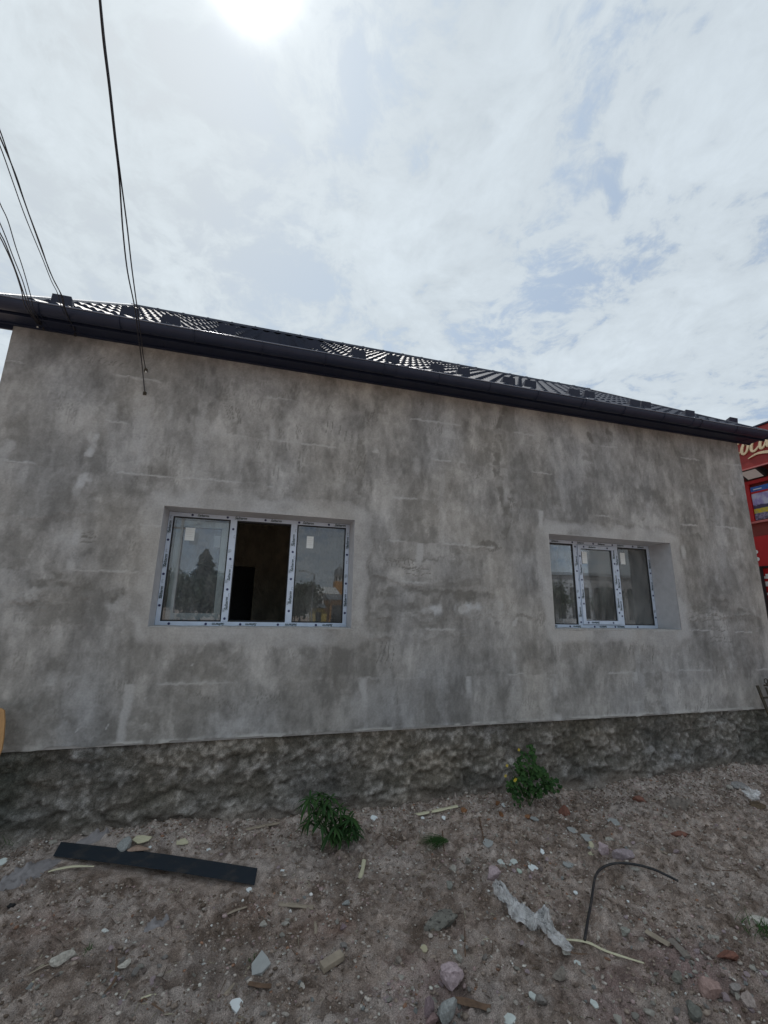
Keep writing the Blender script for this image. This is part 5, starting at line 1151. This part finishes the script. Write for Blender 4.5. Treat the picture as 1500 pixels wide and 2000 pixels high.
# dark flat strip
bb = MB(); zt = -0.046
zc_ = [STZ0, STZ0, STZ1, STZ1]; n = 24
top = []
for i in range(n+1):
    t = i/n
    for (pa, pb) in ((STRIP[1], STRIP[2]), (STRIP[0], STRIP[3])):
        x = pa[0]*(1-t)+pb[0]*t; y = pa[1]*(1-t)+pb[1]*t
        top.append((x, y, (1-t)*0.5*(zc_[0]+zc_[1])+t*0.5*(zc_[2]+zc_[3])+0.016+0.010*math.sin(math.pi*t)))
z_off = 0.004; v = top+[(x, y, z-z_off) for x, y, z in top]; N2 = len(top); f = []
for i in range(n):
    a0 = i*2; f += [(a0, a0+2, a0+3, a0+1), (N2+a0, N2+a0+1, N2+a0+3, N2+a0+2), (a0, N2+a0, N2+a0+2, a0+2), (a0+1, a0+3, N2+a0+3, N2+a0+1)]
f += [(0, 1, N2+1, N2), (N2-2, 2*N2-2, 2*N2-1, N2-1)]
bb.add(v, f); tag(bb.build('metal_strip', MP['flash']), 'long flat black metal strip lying on the dirt at left', 'metal strip')
# spilled dry mortar at left edge of strip
def mound(px, py, w, h, rot, label, name, material, hz=0.02):
    p = G(px, py); s_ = px_size(p); rx = w*s_/2; ry = h*s_/2
    U_, V_ = np.meshgrid(np.linspace(-1, 1, 46), np.linspace(-1, 1, 30), indexing='ij'); ca, sa = math.cos(rot), math.sin(rot)
    lx = U_*rx; ly = V_*ry; xx = p.x+lx*ca-ly*sa; yy = p.y+lx*sa+ly*ca
    r_ = np.sqrt(U_**2+V_**2)+0.35*(fbm(U_*3+px, V_*3, 3, 300)-0.5)
    hh = hz*(1-sstep(0.35, 1.0, r_))*(0.6+0.6*fbm(U_*6+px, V_*6, 3, 301))-0.012*sstep(0.7, 1.0, r_)
    zz_ = gz(xx, yy)+hh
    return mesh_obj(name, np.stack([xx, yy, zz_], -1).reshape(-1, 3), grid_faces(46, 30), material, smooth=True)
tag(mound(48, 1700, 150, 60, 0.75, '', 'mortar_spill', MP['mud'], 0.022), 'smear of dried grey mortar left of the black strip', 'mortar')
tag(mound(180, 1640, 70, 24, 0.25, '', 'mortar_spill', MP['mud'], 0.025), 'lump of dried mortar against the wall above the black strip', 'mortar')
tag(mound(305, 1805, 50, 36, 0.5, '', 'mortar_spill', MP['mud'], 0.012), 'small grey mortar patch in the open dirt at left', 'mortar')
tag(mound(1328, 1575, 70, 46, -0.25, '', 'dirt_clod', mat('crusted_dirt', (0.20, 0.17, 0.145), 0.95, nscale=30, namp=0.3, bscale=40, bstr=0.8, bdist=0.01), 0.035), 'crusted ring of hardened dirt on the slope at right', 'dirt clod')
# hose
hp_px = [(1142, 1835), (1146, 1812), (1150, 1790), (1155, 1765), (1158, 1745), (1163, 1724), (1172, 1709), (1188, 1699), (1210, 1694), (1240, 1695), (1272, 1701), (1300, 1711), (1325, 1721)]
pts = [Gs(*q, 0.028) for q in hp_px]
for i, q in enumerate(pts): q.z += 0.03*math.sin(math.pi*i/12)*(1 if i > 4 else 0.4)
fine = []
for i in range(len(pts)-1):
    p0, p1, p2, p3 = pts[max(i-1, 0)], pts[i], pts[i+1], pts[min(i+2, len(pts)-1)]
    for k in range(4):
        t = k/4; fine.append(0.5*((2*p1)+(p2-p0)*t+(2*p0-5*p1+4*p2-p3)*t*t+(3*p1-p0-3*p2+p3)*t**3))
fine.append(pts[-1]); b = MB(); b.tube(fine, 0.0078, 10); tag(b.build('hose', MP['rubber'], smooth=True), 'black rubber hose bent in an arch on the dirt at right', 'hose')
# crumpled plastic film
def film():
    runs = [([(966, 1742), (978, 1758), (1000, 1775), (1012, 1795), (1028, 1812), (1046, 1826), (1056, 1822)], [10, 22, 32, 34, 26, 16, 9]),
            ([(1040, 1826), (1052, 1812), (1058, 1803), (1068, 1806), (1074, 1830), (1090, 1855), (1118, 1870)], [9, 13, 15, 18, 22, 22, 9]),
            ([(975, 1750), (1004, 1782), (1026, 1806), (1060, 1830), (1085, 1850)], [10, 24, 22, 10, 9])]
    e = empty('plastic_film', G(1010, 1795), 'twisted strip of crumpled clear plastic film lying on the dirt', 'plastic film')
    iv = Matrix.Translation(-e.location)
    for ri, (path, wid) in enumerate(runs):
        pts = [G(*q, 0.0) for q in path]; s_ = px_size(pts[2]); n = 130; m = 34; V_ = []
        for i in range(n):
            t = i/(n-1)*(len(pts)-1); k = min(int(t), len(pts)-2); f = t-k; p = pts[k].lerp(pts[k+1], f); w = (wid[k]*(1-f)+wid[k+1]*f)*s_*0.55
            tg = (pts[min(k+2, len(pts)-1)]-pts[max(k-1, 0)]).normalized(); sd = tg.cross(Vector((0, 0, 1))).normalized()
            tw = 0.9*math.sin(i*0.045+ri)
            for j in range(m):
                u = j/(m-1)*2-1; cr = abs(mn.noise(Vector((i*0.035+u*1.5, u*4.2+ri*7, ri*3.0))))*0.055+abs(mn.noise(Vector((i*0.10-u*2, u*9.0, 5+ri))))*0.020
                q = p+sd*(u*w*math.cos(tw*u)+0.012*mn.noise(Vector((i*0.12, u*2, 4+ri))))+Vector((0, 0, 0.012+0.030*(1-u*u)*(0.6+0.4*math.sin(i*0.13))+cr+0.010*ri))
                V_.append(tuple(q))
        F_ = grid_faces(n, m); o = mesh_obj('film_fold', V_, F_, MP['plastic'], e, smooth=True); o.matrix_parent_inverse = iv
film()

# small stones of which many look alike
cols = [GREY, PINKS, PALE, BRN, SLATE, (0.30, 0.28, 0.26), (0.22, 0.18, 0.16)]
protos = []
for k in range(10):
    me = rock_mesh(500+k, 1.0, 0.8, 0.55, 0.35, 2, 7); setcol(me, cols[k % len(cols)]); me.materials.append(MP['stone_attr']); protos.append(me)
spots = []
clusters = [(1390, 1900, 70), (860, 1960, 50), (1180, 1650, 60), (230, 1900, 60), (250, 1640, 50), (1000, 1700, 60), (1260, 1560, 120), (680, 1930, 120), (1370, 1860, 60), (150, 1950, 80), (520, 1630, 80), (1050, 1600, 90), (1400, 1900, 90), (1440, 1960, 70), (1200, 1950, 120), (1330, 1560, 120), (900, 1620, 160)]
for i in range(360):
    if i < 290:
        c = clusters[i % len(clusters)]; px = random.gauss(c[0], c[2]); py = random.gauss(c[1], c[2]*0.45)
    else: px = random.uniform(-10, 1510); py = random.uniform(1640, 2010)
    if py < 1665-0.09*px+30 or py > 2030: continue
    p = G(px, py)
    if p.y > -0.12 or strip_mask(p.x, p.y) > 0.05: continue
    r = random.uniform(0.009, 0.023)*(1.35 if random.random() < 0.12 else 1)
    me = random.choice(protos); o = bpy.data.objects.new('rubble_stone', me); o.scale = (r, r, r); o.location = (p.x, p.y, p.z+r*0.25); o.rotation_euler = (random.uniform(-0.4, 0.4), random.uniform(-0.4, 0.4), random.uniform(0, 6.28)); link(o)
    cn = ['grey', 'mauve', 'pale', 'brown', 'slate coloured', 'light grey', 'dull brown', 'grey', 'mauve', 'pale'][protos.index(me)]
    wh = 'at the wall foot' if p.y > -0.6 else ('in the middle ground' if p.y > -1.35 else 'in the foreground')
    sd = 'at far left' if px < 300 else 'left of centre' if px < 650 else 'near the centre' if px < 950 else 'right of centre' if px < 1250 else 'at far right'
    szn = 'tiny' if r < 0.013 else 'small' if r < 0.019 else 'larger'
    tag(o, f'{szn} {cn} loose stone {wh} {sd}', 'stone', 'loose rubble stones scattered on the dirt')
# gravel nobody could count
def pebbles(n, rmin, rmax, seed, ylo, yhi, colset, name, flat=0.6, cluster=True, bias=1.0):
    R = np.random.default_rng(seed)
    x = R.uniform(-2.6, 8.3, n*4); y = R.uniform(ylo, yhi, n*4)
    dens = fbm(x*1.6, y*1.6, 3, seed+5); dens2 = fbm(x*7, y*7, 2, seed+6)
    wgt = sstep(0.42, 0.66, dens*0.6+dens2*0.4)+0.25+1.6*np.exp(-((y+0.10)/0.22)**2)+0.5*sstep(2.5, 5.0, x)*sstep(-1.4, -0.6, y)
    ok = (R.random(n*4) < wgt*0.6) & (strip_mask(x, y) < 0.03); x = x[ok][:n]; y = y[ok][:n]; m = len(x)
    r = rmin+(rmax-rmin)*R.random(m)**bias
    bm = bmesh.new(); bmesh.ops.create_icosphere(bm, subdivisions=1, radius=1.0); bv = np.array([v.co[:] for v in bm.verts]); bf = np.array([[v.index for v in f.verts] for f in bm.faces]); bm.free()
    k = len(bv); jit = R.uniform(0.55, 1.2, (m, k, 1)); sc = np.stack([R.uniform(0.7, 1.5, m), R.uniform(0.6, 1.1, m), R.uniform(0.35, 0.8, m)], 1)[:, None, :]
    v = bv[None]*jit*sc*r[:, None, None]
    a = R.uniform(0, 6.28, m); ca, sa = np.cos(a)[:, None], np.sin(a)[:, None]; vx = v[..., 0]*ca-v[..., 1]*sa; vy = v[..., 0]*sa+v[..., 1]*ca
    z = gz(x, y)
    v = np.stack([vx+x[:, None], vy+y[:, None], v[..., 2]+(z+r*0.15)[:, None]], -1)
    f = bf[None]+(np.arange(m)*k)[:, None, None]
    ci = R.choice(len(colset), m, p=np.array([c[1] for c in colset])/sum(c[1] for c in colset)); cc = np.array([c[0] for c in colset])[ci]*R.uniform(0.75, 1.2, (m, 1))
    cc = np.repeat(cc[:, None, :], k, 1).reshape(-1, 3)
    o = mesh_obj(name, v.reshape(-1, 3), f.reshape(-1, 3), MP['stone_attr'], cols=cc); o['kind'] = 'stuff'; return o
cs = [((0.31, 0.245, 0.20), 6), ((0.48, 0.43, 0.38), 4), ((0.17, 0.13, 0.10), 4), ((0.58, 0.56, 0.50), 1.0), ((0.72, 0.71, 0.68), 0.40), ((0.42, 0.31, 0.29), 1.2), ((0.31, 0.18, 0.12), 0.4)]
cs2 = [((0.34, 0.275, 0.225), 6), ((0.46, 0.41, 0.36), 3), ((0.21, 0.16, 0.125), 3), ((0.37, 0.28, 0.265), 1)]
o = pebbles(9500, 0.005, 0.020, 955, -2.72, 0.02, cs2, 'dirt_clods', bias=3.0); tag(o, 'crumbly dirt clods lying over the trodden ground', 'dirt')
o = pebbles(42000, 0.0030, 0.014, 901, -2.72, 0.05, cs, 'gravel', bias=2.4); tag(o, 'fine gravel and plaster crumbs strewn over the brown dirt', 'gravel')
# short straw, splinters
n = 2600; R = np.random.default_rng(77); x = R.uniform(-2.5, 8, n); y = R.uniform(-2.7, -0.05, n); a = R.uniform(0, 6.28, n); L_ = R.uniform(0.008, 0.05, n)*R.random(n)**0.5; w = R.uniform(0.0008, 0.0022, n)
ok = strip_mask(x, y) < 0.02; x, y, a, L_, w = x[ok], y[ok], a[ok], L_[ok], w[ok]; n = len(x)
dx = np.cos(a)*L_/2; dy = np.sin(a)*L_/2; nxv = -np.sin(a)*w; nyv = np.cos(a)*w
z1 = gz(x-dx, y-dy)+0.003; z2 = gz(x+dx, y+dy)+0.004+R.uniform(0, 0.006, n)
v = np.stack([np.stack([x-dx+nxv, y-dy+nyv, z1], 1), np.stack([x-dx-nxv, y-dy-nyv, z1], 1), np.stack([x+dx-nxv, y+dy-nyv, z2], 1), np.stack([x+dx+nxv, y+dy+nyv, z2], 1), np.stack([x, y, (z1+z2)/2+w*1.5+0.002], 1)], 1)
f = np.array([[0, 1, 4], [1, 2, 4], [2, 3, 4], [3, 0, 4]])[None]+(np.arange(n)*5)[:, None, None]
cc = np.array([(0.30, 0.26, 0.19), (0.14, 0.10, 0.07), (0.42, 0.38, 0.28), (0.09, 0.07, 0.055)])[R.integers(0, 4, n)]
o = mesh_obj('straw', v.reshape(-1, 3), f.reshape(-1, 3), MP['stone_attr'], cols=np.repeat(cc[:, None], 5, 1).reshape(-1, 3)); o['kind'] = 'stuff'; tag(o, 'short straws and splinters trodden into the brown dirt', 'straw')

# ------------------------------------------------------------------ plants
def leaf_mesh(L, w, droop, m, lobes=0, seed=0):
    n = 7; V_ = []; F_ = []
    for i in range(n+1):
        t = i/n; hw = w*math.sin(math.pi*min(1, t*0.93+0.05))**0.8*(1 if not lobes else 1+0.35*math.sin(t*lobes*math.pi*2))
        y = L*(t-0.12*droop*t*t); z = L*(0.16*t-0.55*droop*t*t)
        V_ += [(-hw, y, z+hw*0.35), (0, y, z), (hw, y, z+hw*0.35)]
    for i in range(n):
        a = i*3; F_ += [(a, a+1, a+4, a+3), (a+1, a+2, a+5, a+4)]
    o = mesh_obj('leaf', V_, F_, m, smooth=True); me = o.data; bpy.data.objects.remove(o); return me
def plant1():
    base = G(650, 1648); e = empty('leafy_plant', base, 'bushy green plant with long narrow drooping leaves at the wall foot', 'plant')
    leaves = [leaf_mesh(0.108, 0.0092, dr, MP['leaf'] if k % 3 else MP['leaf2']) for k, dr in enumerate((0.6, 0.9, 1.3, 1.7, 0.3))]
    R = random.Random(5)
    heads = []
    tgt = [(625, 1552, .17), (600, 1570, .17), (645, 1560, .17), (612, 1590, .15), (640, 1590, .13), (662, 1580, .13), (655, 1610, .12), (625, 1610, .16), (680, 1600, .10), (692, 1612, .08), (645, 1630, .07), (605, 1560, .2), (670, 1625, .06), (630, 1572, .12), (690, 1628, .05)]
    tgt += [(R.uniform(600, 690), 0, 0) for _ in range(9)]
    tgt = [(x, y if y else 1575+R.uniform(0, 55)+max(0, (x-640))*0.35, o) for x, y, o in tgt]
    for (px, py, off) in tgt:
        q = Vector(aty(px, py, base.y+R.uniform(-0.08, 0.05)-0.03)); heads.append(q)
        b = MB(); mid_ = base.lerp(q, 0.5)+Vector((0, 0, 0.03)); b.tube([base-base, mid_-base, q-base], [0.005, 0.004, 0.003], 5); b.build('stem', MP['stem'], e, smooth=True)
        for k in range(13):
            a = 2*math.pi*k/13+R.uniform(-0.2, 0.2); o = bpy.data.objects.new('leaf', leaves[R.randrange(5)]); s_ = R.uniform(0.75, 1.15)
            o.location = q-base+Vector((0, 0, R.uniform(-0.012, 0.012))); o.scale = (s_, s_, s_); o.rotation_euler = (R.uniform(-0.5, 0.35), R.uniform(-0.3, 0.3), a); link(o, e)
plant1()
def lobed_leaf(m, seed):
    R = random.Random(seed); V_ = [(0, 0, 0)]; n = 20
    for i in range(n):
        a = 2*math.pi*i/n; r = 0.030*(0.72+0.28*abs(math.cos(a*2.5)))*R.uniform(0.9, 1.1); V_.append((math.cos(a)*r, math.sin(a)*r+0.016, 0.008*math.sin(a*3+seed)-r*0.15))
    F_ = [(0, i+1, (i+1) % n+1) for i in range(n)]; o = mesh_obj('leaf', V_, F_, m, smooth=True); me = o.data; bpy.data.objects.remove(o); return me
def plant2():
    base = G(1035, 1576); e = empty('flowering_weed', base, 'dense green weed with small yellow flowers growing against the wall foot', 'plant')
    R = random.Random(9); lv = [lobed_leaf(MP['leaf'] if k % 2 else MP['leaf2'], k) for k in range(5)]
    outline = [(1000, 1520), (990, 1500), (1008, 1490), (1020, 1475), (1040, 1468), (1058, 1485), (1075, 1500), (1084, 1530), (1080, 1555), (1060, 1575), (1020, 1570), (1005, 1545)]
    for k in range(400):
        a = R.random()*6.28; rr = math.sqrt(R.random())*(0.80+0.30*math.sin(a*3+0.6)+0.15*math.sin(a*7)); px = 1037+rr*50*math.cos(a); py = 1524+rr*58*math.sin(a)
        if px < 1005 and py > 1560: continue
        dpt = R.uniform(-0.13, 0.05); q = Vector(aty(px, py, base.y-0.02+dpt)); o = bpy.data.objects.new('leaf', lv[R.randrange(5)]); s_ = R.uniform(0.45, 0.85)
        o.location = q-base; o.scale = (s_,)*3; o.rotation_euler = (R.uniform(0.2, 1.3), R.uniform(-0.5, 0.5), R.uniform(-0.9, 0.9)); link(o, e)
    for (px, py) in [(1040, 1500), (1020, 1530), (1060, 1520), (1010, 1480), (993, 1490), (1002, 1512), (1055, 1545), (1035, 1475)]:
        q = Vector(aty(px, py, base.y-0.05)); b = MB(); b.tube([Vector((0, 0, 0)), (q-base)*0.5+Vector((0, 0, 0.02)), q-base], 0.003, 5); b.build('stem', MP['stem'], e)
    for (px, py) in [(1013, 1464), (990, 1495), (987, 1515), (1007, 1522), (1005, 1524)]:
        q = Vector(aty(px, py, base.y-0.14)); b = MB()
        for k in range(4):
            a = k*math.pi/2+0.3; c = Vector((math.cos(a), 0, math.sin(a))); s2 = Vector((-math.sin(a), 0, math.cos(a)))
            b.add([q-base, q-base+c*0.009+s2*0.006+Vector((0, -0.003, 0)), q-base+c*0.015+Vector((0, -0.004, 0)), q-base+c*0.009-s2*0.006+Vector((0, -0.003, 0))], [(0, 1, 2, 3)])
        b.build('flower', MP['yellow'], e)
        b = MB(); b.tube([q-base+Vector((0, .002, 0)), (q-base)+Vector((0.03, 0.05, -0.05))], 0.0015, 4); b.build('stem', MP['stem'], e)
plant2()
def grass(px, py, n, L_, label, lay_dir=None, sp=0.03, seed=0):
    base = G(px, py); R = random.Random(seed); b = MB()
    for k in range(n):
        a = R.uniform(0, 6.28) if lay_dir is None else lay_dir+R.gauss(0, 0.35); ln = L_*R.uniform(0.6, 1.2); el = R.uniform(0.3, 1.2) if lay_dir is None else R.uniform(0.08, 0.35)
        st = Vector((R.gauss(0, sp), R.gauss(0, sp), 0)); V_ = []; w = R.uniform(0.0018, 0.0034)
        for i in range(6):
            t = i/5; hx = math.cos(el)*ln*t; hz = math.sin(el)*ln*t-0.5*ln*t*t*0.6+0.004
            c = st+Vector((math.cos(a)*hx, math.sin(a)*hx, max(hz, 0.003)+0.016)); s2 = Vector((-math.sin(a), math.cos(a), 0))*w*(1-t*0.9); V_ += [c-s2, c+s2]
        b.add(V_, [(2*i, 2*i+1, 2*i+3, 2*i+2) for i in range(5)])
    o = b.build('grass_tuft', MP['leaf2']); o.location = base; return tag(o, label, 'grass', 'grass tufts on the dirt')
grass(868, 1652, 110, 0.20, 'flattened grass tuft pointing left in front of the middle of the wall', math.pi, 0.018, 1)
grass(1490, 1830, 60, 0.13, 'dark green grass tuft at the right edge of the dirt', None, 0.05, 2)
grass(492, 1884, 14, 0.03, 'tiny tuft of moss green grass behind the slate fragment', None, 0.01, 3)
grass(10, 1655, 40, 0.10, 'yellowish grass tuft at the wall foot in the left corner', None, 0.05, 4)
grass(168, 1862, 12, 0.04, 'tiny withered sprig right of the pale elongated stone', None, 0.008, 5)

# ------------------------------------------------------------------ what stands behind the camera (seen mirrored in the panes)
def tree(name, x, y, h, r, label, conifer=False, n=2600, seed=1):
    R = np.random.default_rng(seed); e = empty(name, (x, y, -0.05), label, 'tree', 'trees across the road behind the photographer')
    b = MB(); b.tube([(0, 0, -0.2), (0.05, 0, h*0.3), (0, 0.05, h*0.85)], [0.035*h**0.9, 0.022*h**0.9, 0.03], 8); b.build('trunk', MP['bark'], e)
    for k in range(5):
        a = k*1.26+seed; z0_ = h*(0.25+0.1*k); b = MB(); b.tube([(0, 0, z0_), (math.cos(a)*r*0.4, math.sin(a)*r*0.4, z0_+h*0.10), (math.cos(a)*r*0.75, math.sin(a)*r*0.75, z0_+h*0.16)], [0.12, 0.07, 0.03], 5); b.build('branch', MP['bark'], e)
    if conifer:
        t = R.random(n)**0.75; z = h*(0.12+0.88*t); tier = 0.65+0.35*np.abs(np.sin(t*26)); rad = r*(1-t)**0.75*tier*np.sqrt(R.uniform(0.2, 1, n))+0.05; a = R.uniform(0, 6.28, n); rad = rad*(1+0.35*np.sin(a*3+z*1.3)+0.2*np.sin(a*5-z*2.1)); cxx = np.cos(a)*rad; cyy = np.sin(a)*rad; z = z-rad*0.25
    else:
        cc_ = R.normal(0, 1, (26, 3)); cc_ = cc_/np.linalg.norm(cc_, axis=1)[:, None]*R.uniform(0.3, 0.85, (26, 1)); k = R.integers(0, 26, n); off = R.normal(0, 0.17, (n, 3)); q = cc_[k]+off
        cxx = q[:, 0]*r; cyy = q[:, 1]*r; z = h*0.60+q[:, 2]*h*0.38
    s_ = R.uniform(0.10, 0.24, n)*(r/3)**0.3
    u = R.normal(0, 1, (n, 3)); u /= np.linalg.norm(u, axis=1)[:, None]; w = np.cross(u, R.normal(0, 1, (n, 3))); w /= np.linalg.norm(w, axis=1)[:, None]
    c = np.stack([cxx, cyy, z], 1); v = np.stack([c+u*s_[:, None], c+w*s_[:, None]*0.7, c-u*s_[:, None], c-w*s_[:, None]*0.7], 1)
    mesh_obj('crown', v.reshape(-1, 3), np.arange(n*4).reshape(n, 4), MP['far_leaf2' if conifer else 'far_leaf'], e)
def mir(px, py, dist, Y=0.25):
    a = aty(px, py, Y); d = ray(px, py).copy(); d[1] *= -1; t = dist/abs(d[1]); return a+d*t
q = mir(403, 1072, 48); tree('conifer_tree', q[0], q[1], q[2], 2.6, 'tall dark conifer behind the photographer, mirrored in the left pane', True, 6000, 2)
for i, (px, py, dist, r) in enumerate([(345, 1108, 50, 3.4), (372, 1122, 46, 3.0), (430, 1122, 46, 3.0), (318, 1120, 52, 3.5), (455, 1130, 50, 3.0), (590, 1128, 52, 2.6), (578, 1150, 46, 2.4), (495, 1125, 50, 3.2), (1080, 1130, 60, 4), (1180, 1140, 60, 4)]):
    q = mir(px, py, dist); lab = ['broad round tree', 'low spreading tree', 'broad tree right of the conifer', 'round tree at the far left', 'low tree beside the conifer', 'slender tree near the street lamp', 'small tree left of the street lamp', 'tree opposite the open sash', 'broad tree opposite the right window', 'further broad tree opposite the right window'][i]
    tree('broadleaf_tree', q[0], q[1], q[2], r, lab+' behind the photographer', False, 3200, 10+i)
# street lamp
q = mir(613, 1121, 34); e = empty('street_lamp', (q[0], q[1], -0.05), 'single arm grey street lamp behind the photographer, mirrored in the right pane', 'street lamp')
b = MB(); b.tube([(0, 0, -0.1), (0, 0, q[2])], [0.07, 0.045], 8); b.build('pole', MP['grey_metal'], e)
b = MB(); b.tube([(0, 0, q[2]), (-0.9, 0, q[2]+0.25)], 0.035, 6); b.build('arm', MP['grey_metal'], e)
b = MB(); b.box(-1.35, -0.85, -0.10, 0.10, q[2]+0.22, q[2]+0.30); b.build('lamp_head', MP['grey_metal'], e, bevel=0.01)
# church tower with dome
q = mir(664, 1101, 120); qb = mir(664, 1125, 120); zt, zb2 = q[2], qb[2]; R0 = (mir(674, 1125, 120)[0]-mir(654, 1125, 120)[0])/2
e = empty('church_tower', (q[0], q[1], 0), 'church tower with dark bulbous dome and spire behind the photographer', 'church')
def lathe(prof, seg=24):
    b = MB(); v = []; 
    for r, z in prof:
        for k in range(seg): v.append((r*math.cos(2*math.pi*k/seg), r*math.sin(2*math.pi*k/seg), z))
    f = [(i*seg+k, i*seg+(k+1) % seg, (i+1)*seg+(k+1) % seg, (i+1)*seg+k) for i in range(len(prof)-1) for k in range(seg)]; b.add(v, f); return b
H_ = zt-zb2
o = lathe([(R0*1.1, zb2), (R0, zb2+H_*0.15), (R0*0.92, zb2+H_*0.4), (R0*0.6, zb2+H_*0.6), (R0*0.22, zb2+H_*0.72), (0.12, zb2+H_*0.8), (0.05, zt)]).build('dome', MP['grey_metal'], e, smooth=True)
b = lathe([(R0*0.85, zb2-R0*1.1), (R0*0.85, zb2)]); b.build('drum', MP['white_wall'], e)
for k in range(8):
    a = k*math.pi/4; b = MB(); b.box(-0.25, 0.25, -0.05, 0.05, zb2-R0*0.95, zb2-R0*0.2); o = b.build('opening', MP['gasket'], e); o.matrix_basis = Matrix.Rotation(a, 4, 'Z') @ Matrix.Translation((0, -R0*0.86, 0))
b = MB(); b.box(-R0*0.9, R0*0.9, -R0*0.9, R0*0.9, -0.2, zb2-R0*1.11); b.build('shaft', MP['orange_wall'], e, bevel=0.05)
def simple_building(name, pxl, pxr, pytop, dist, depth, wm, label, rows=1, roofm='grey_metal', doors=None):
    a = mir(pxl, pytop, dist); c = mir(pxr, pytop, dist); x0, x1 = sorted((a[0], c[0])); h = a[2]; y0 = a[1]
    e = empty(name, ((x0+x1)/2, y0, 0), label, 'building'); iv = Matrix.Translation((-(x0+x1)/2, -y0, 0))
    b = MB(); b.box(x0, x1, y0-depth, y0, -0.2, h); o = b.build('wall', MP[wm], e); o.matrix_parent_inverse = iv
    b = MB(); b.prism([(y0+0.4, h), (y0-depth/2, h+depth*0.12), (y0-depth-0.4, h), (y0-depth, h-0.02), (y0, h-0.02)], 0, x0-0.3, x1+0.3); o = b.build('roof', MP[roofm], e); o.matrix_parent_inverse = iv
    nw = max(2, int((x1-x0)/2.4))
    for k in range(nw):
        xc = x0+(k+0.5)*(x1-x0)/nw; b = MB(); b.box(xc-0.7, xc+0.7, y0+0.003, y0+0.05, 0.1 if doors else 1.0, h*0.75)
        o = b.build('shutter' if doors else 'window', MP[doors or 'gasket'], e); o.matrix_parent_inverse = iv
simple_building('long_hall', 585, 662, 1158, 95, 14, 'white_wall', 'long pale hall with a light roof behind the photographer', roofm='white_wall')
simple_building('orange_building', 646, 700, 1170, 52, 6, 'orange_wall', 'low orange building with dark shutters behind the photographer', doors='gasket')
simple_building('yellow_kiosk', 612, 634, 1186, 50, 4, 'yellow_wall', 'small yellow kiosk beside the orange building behind the photographer', doors='yellow_wall')
simple_building('white_house', 470, 560, 1165, 80, 9, 'white_wall', 'white house among trees behind the photographer', roofm='brick')
simple_building('grey_house', 1060, 1260, 1120, 60, 9, 'reveal', 'grey plastered house opposite the right window behind the photographer', roofm='grey_metal')
# pole the cables come from
e = empty('utility_pole', (POLE[0], POLE[1]-0.15, 0), 'concrete utility pole carrying the cables behind the photographer', 'utility pole')
b = MB(); b.tube([(0, 0, -0.2), (0, 0, 8.2)], [0.16, 0.10], 8); b.build('post', MP['reveal'], e)
b = MB(); b.box(-0.8, 0.8, -0.05, 0.05, 7.4, 7.5); b.build('crossarm', MP['wood_grey'], e)
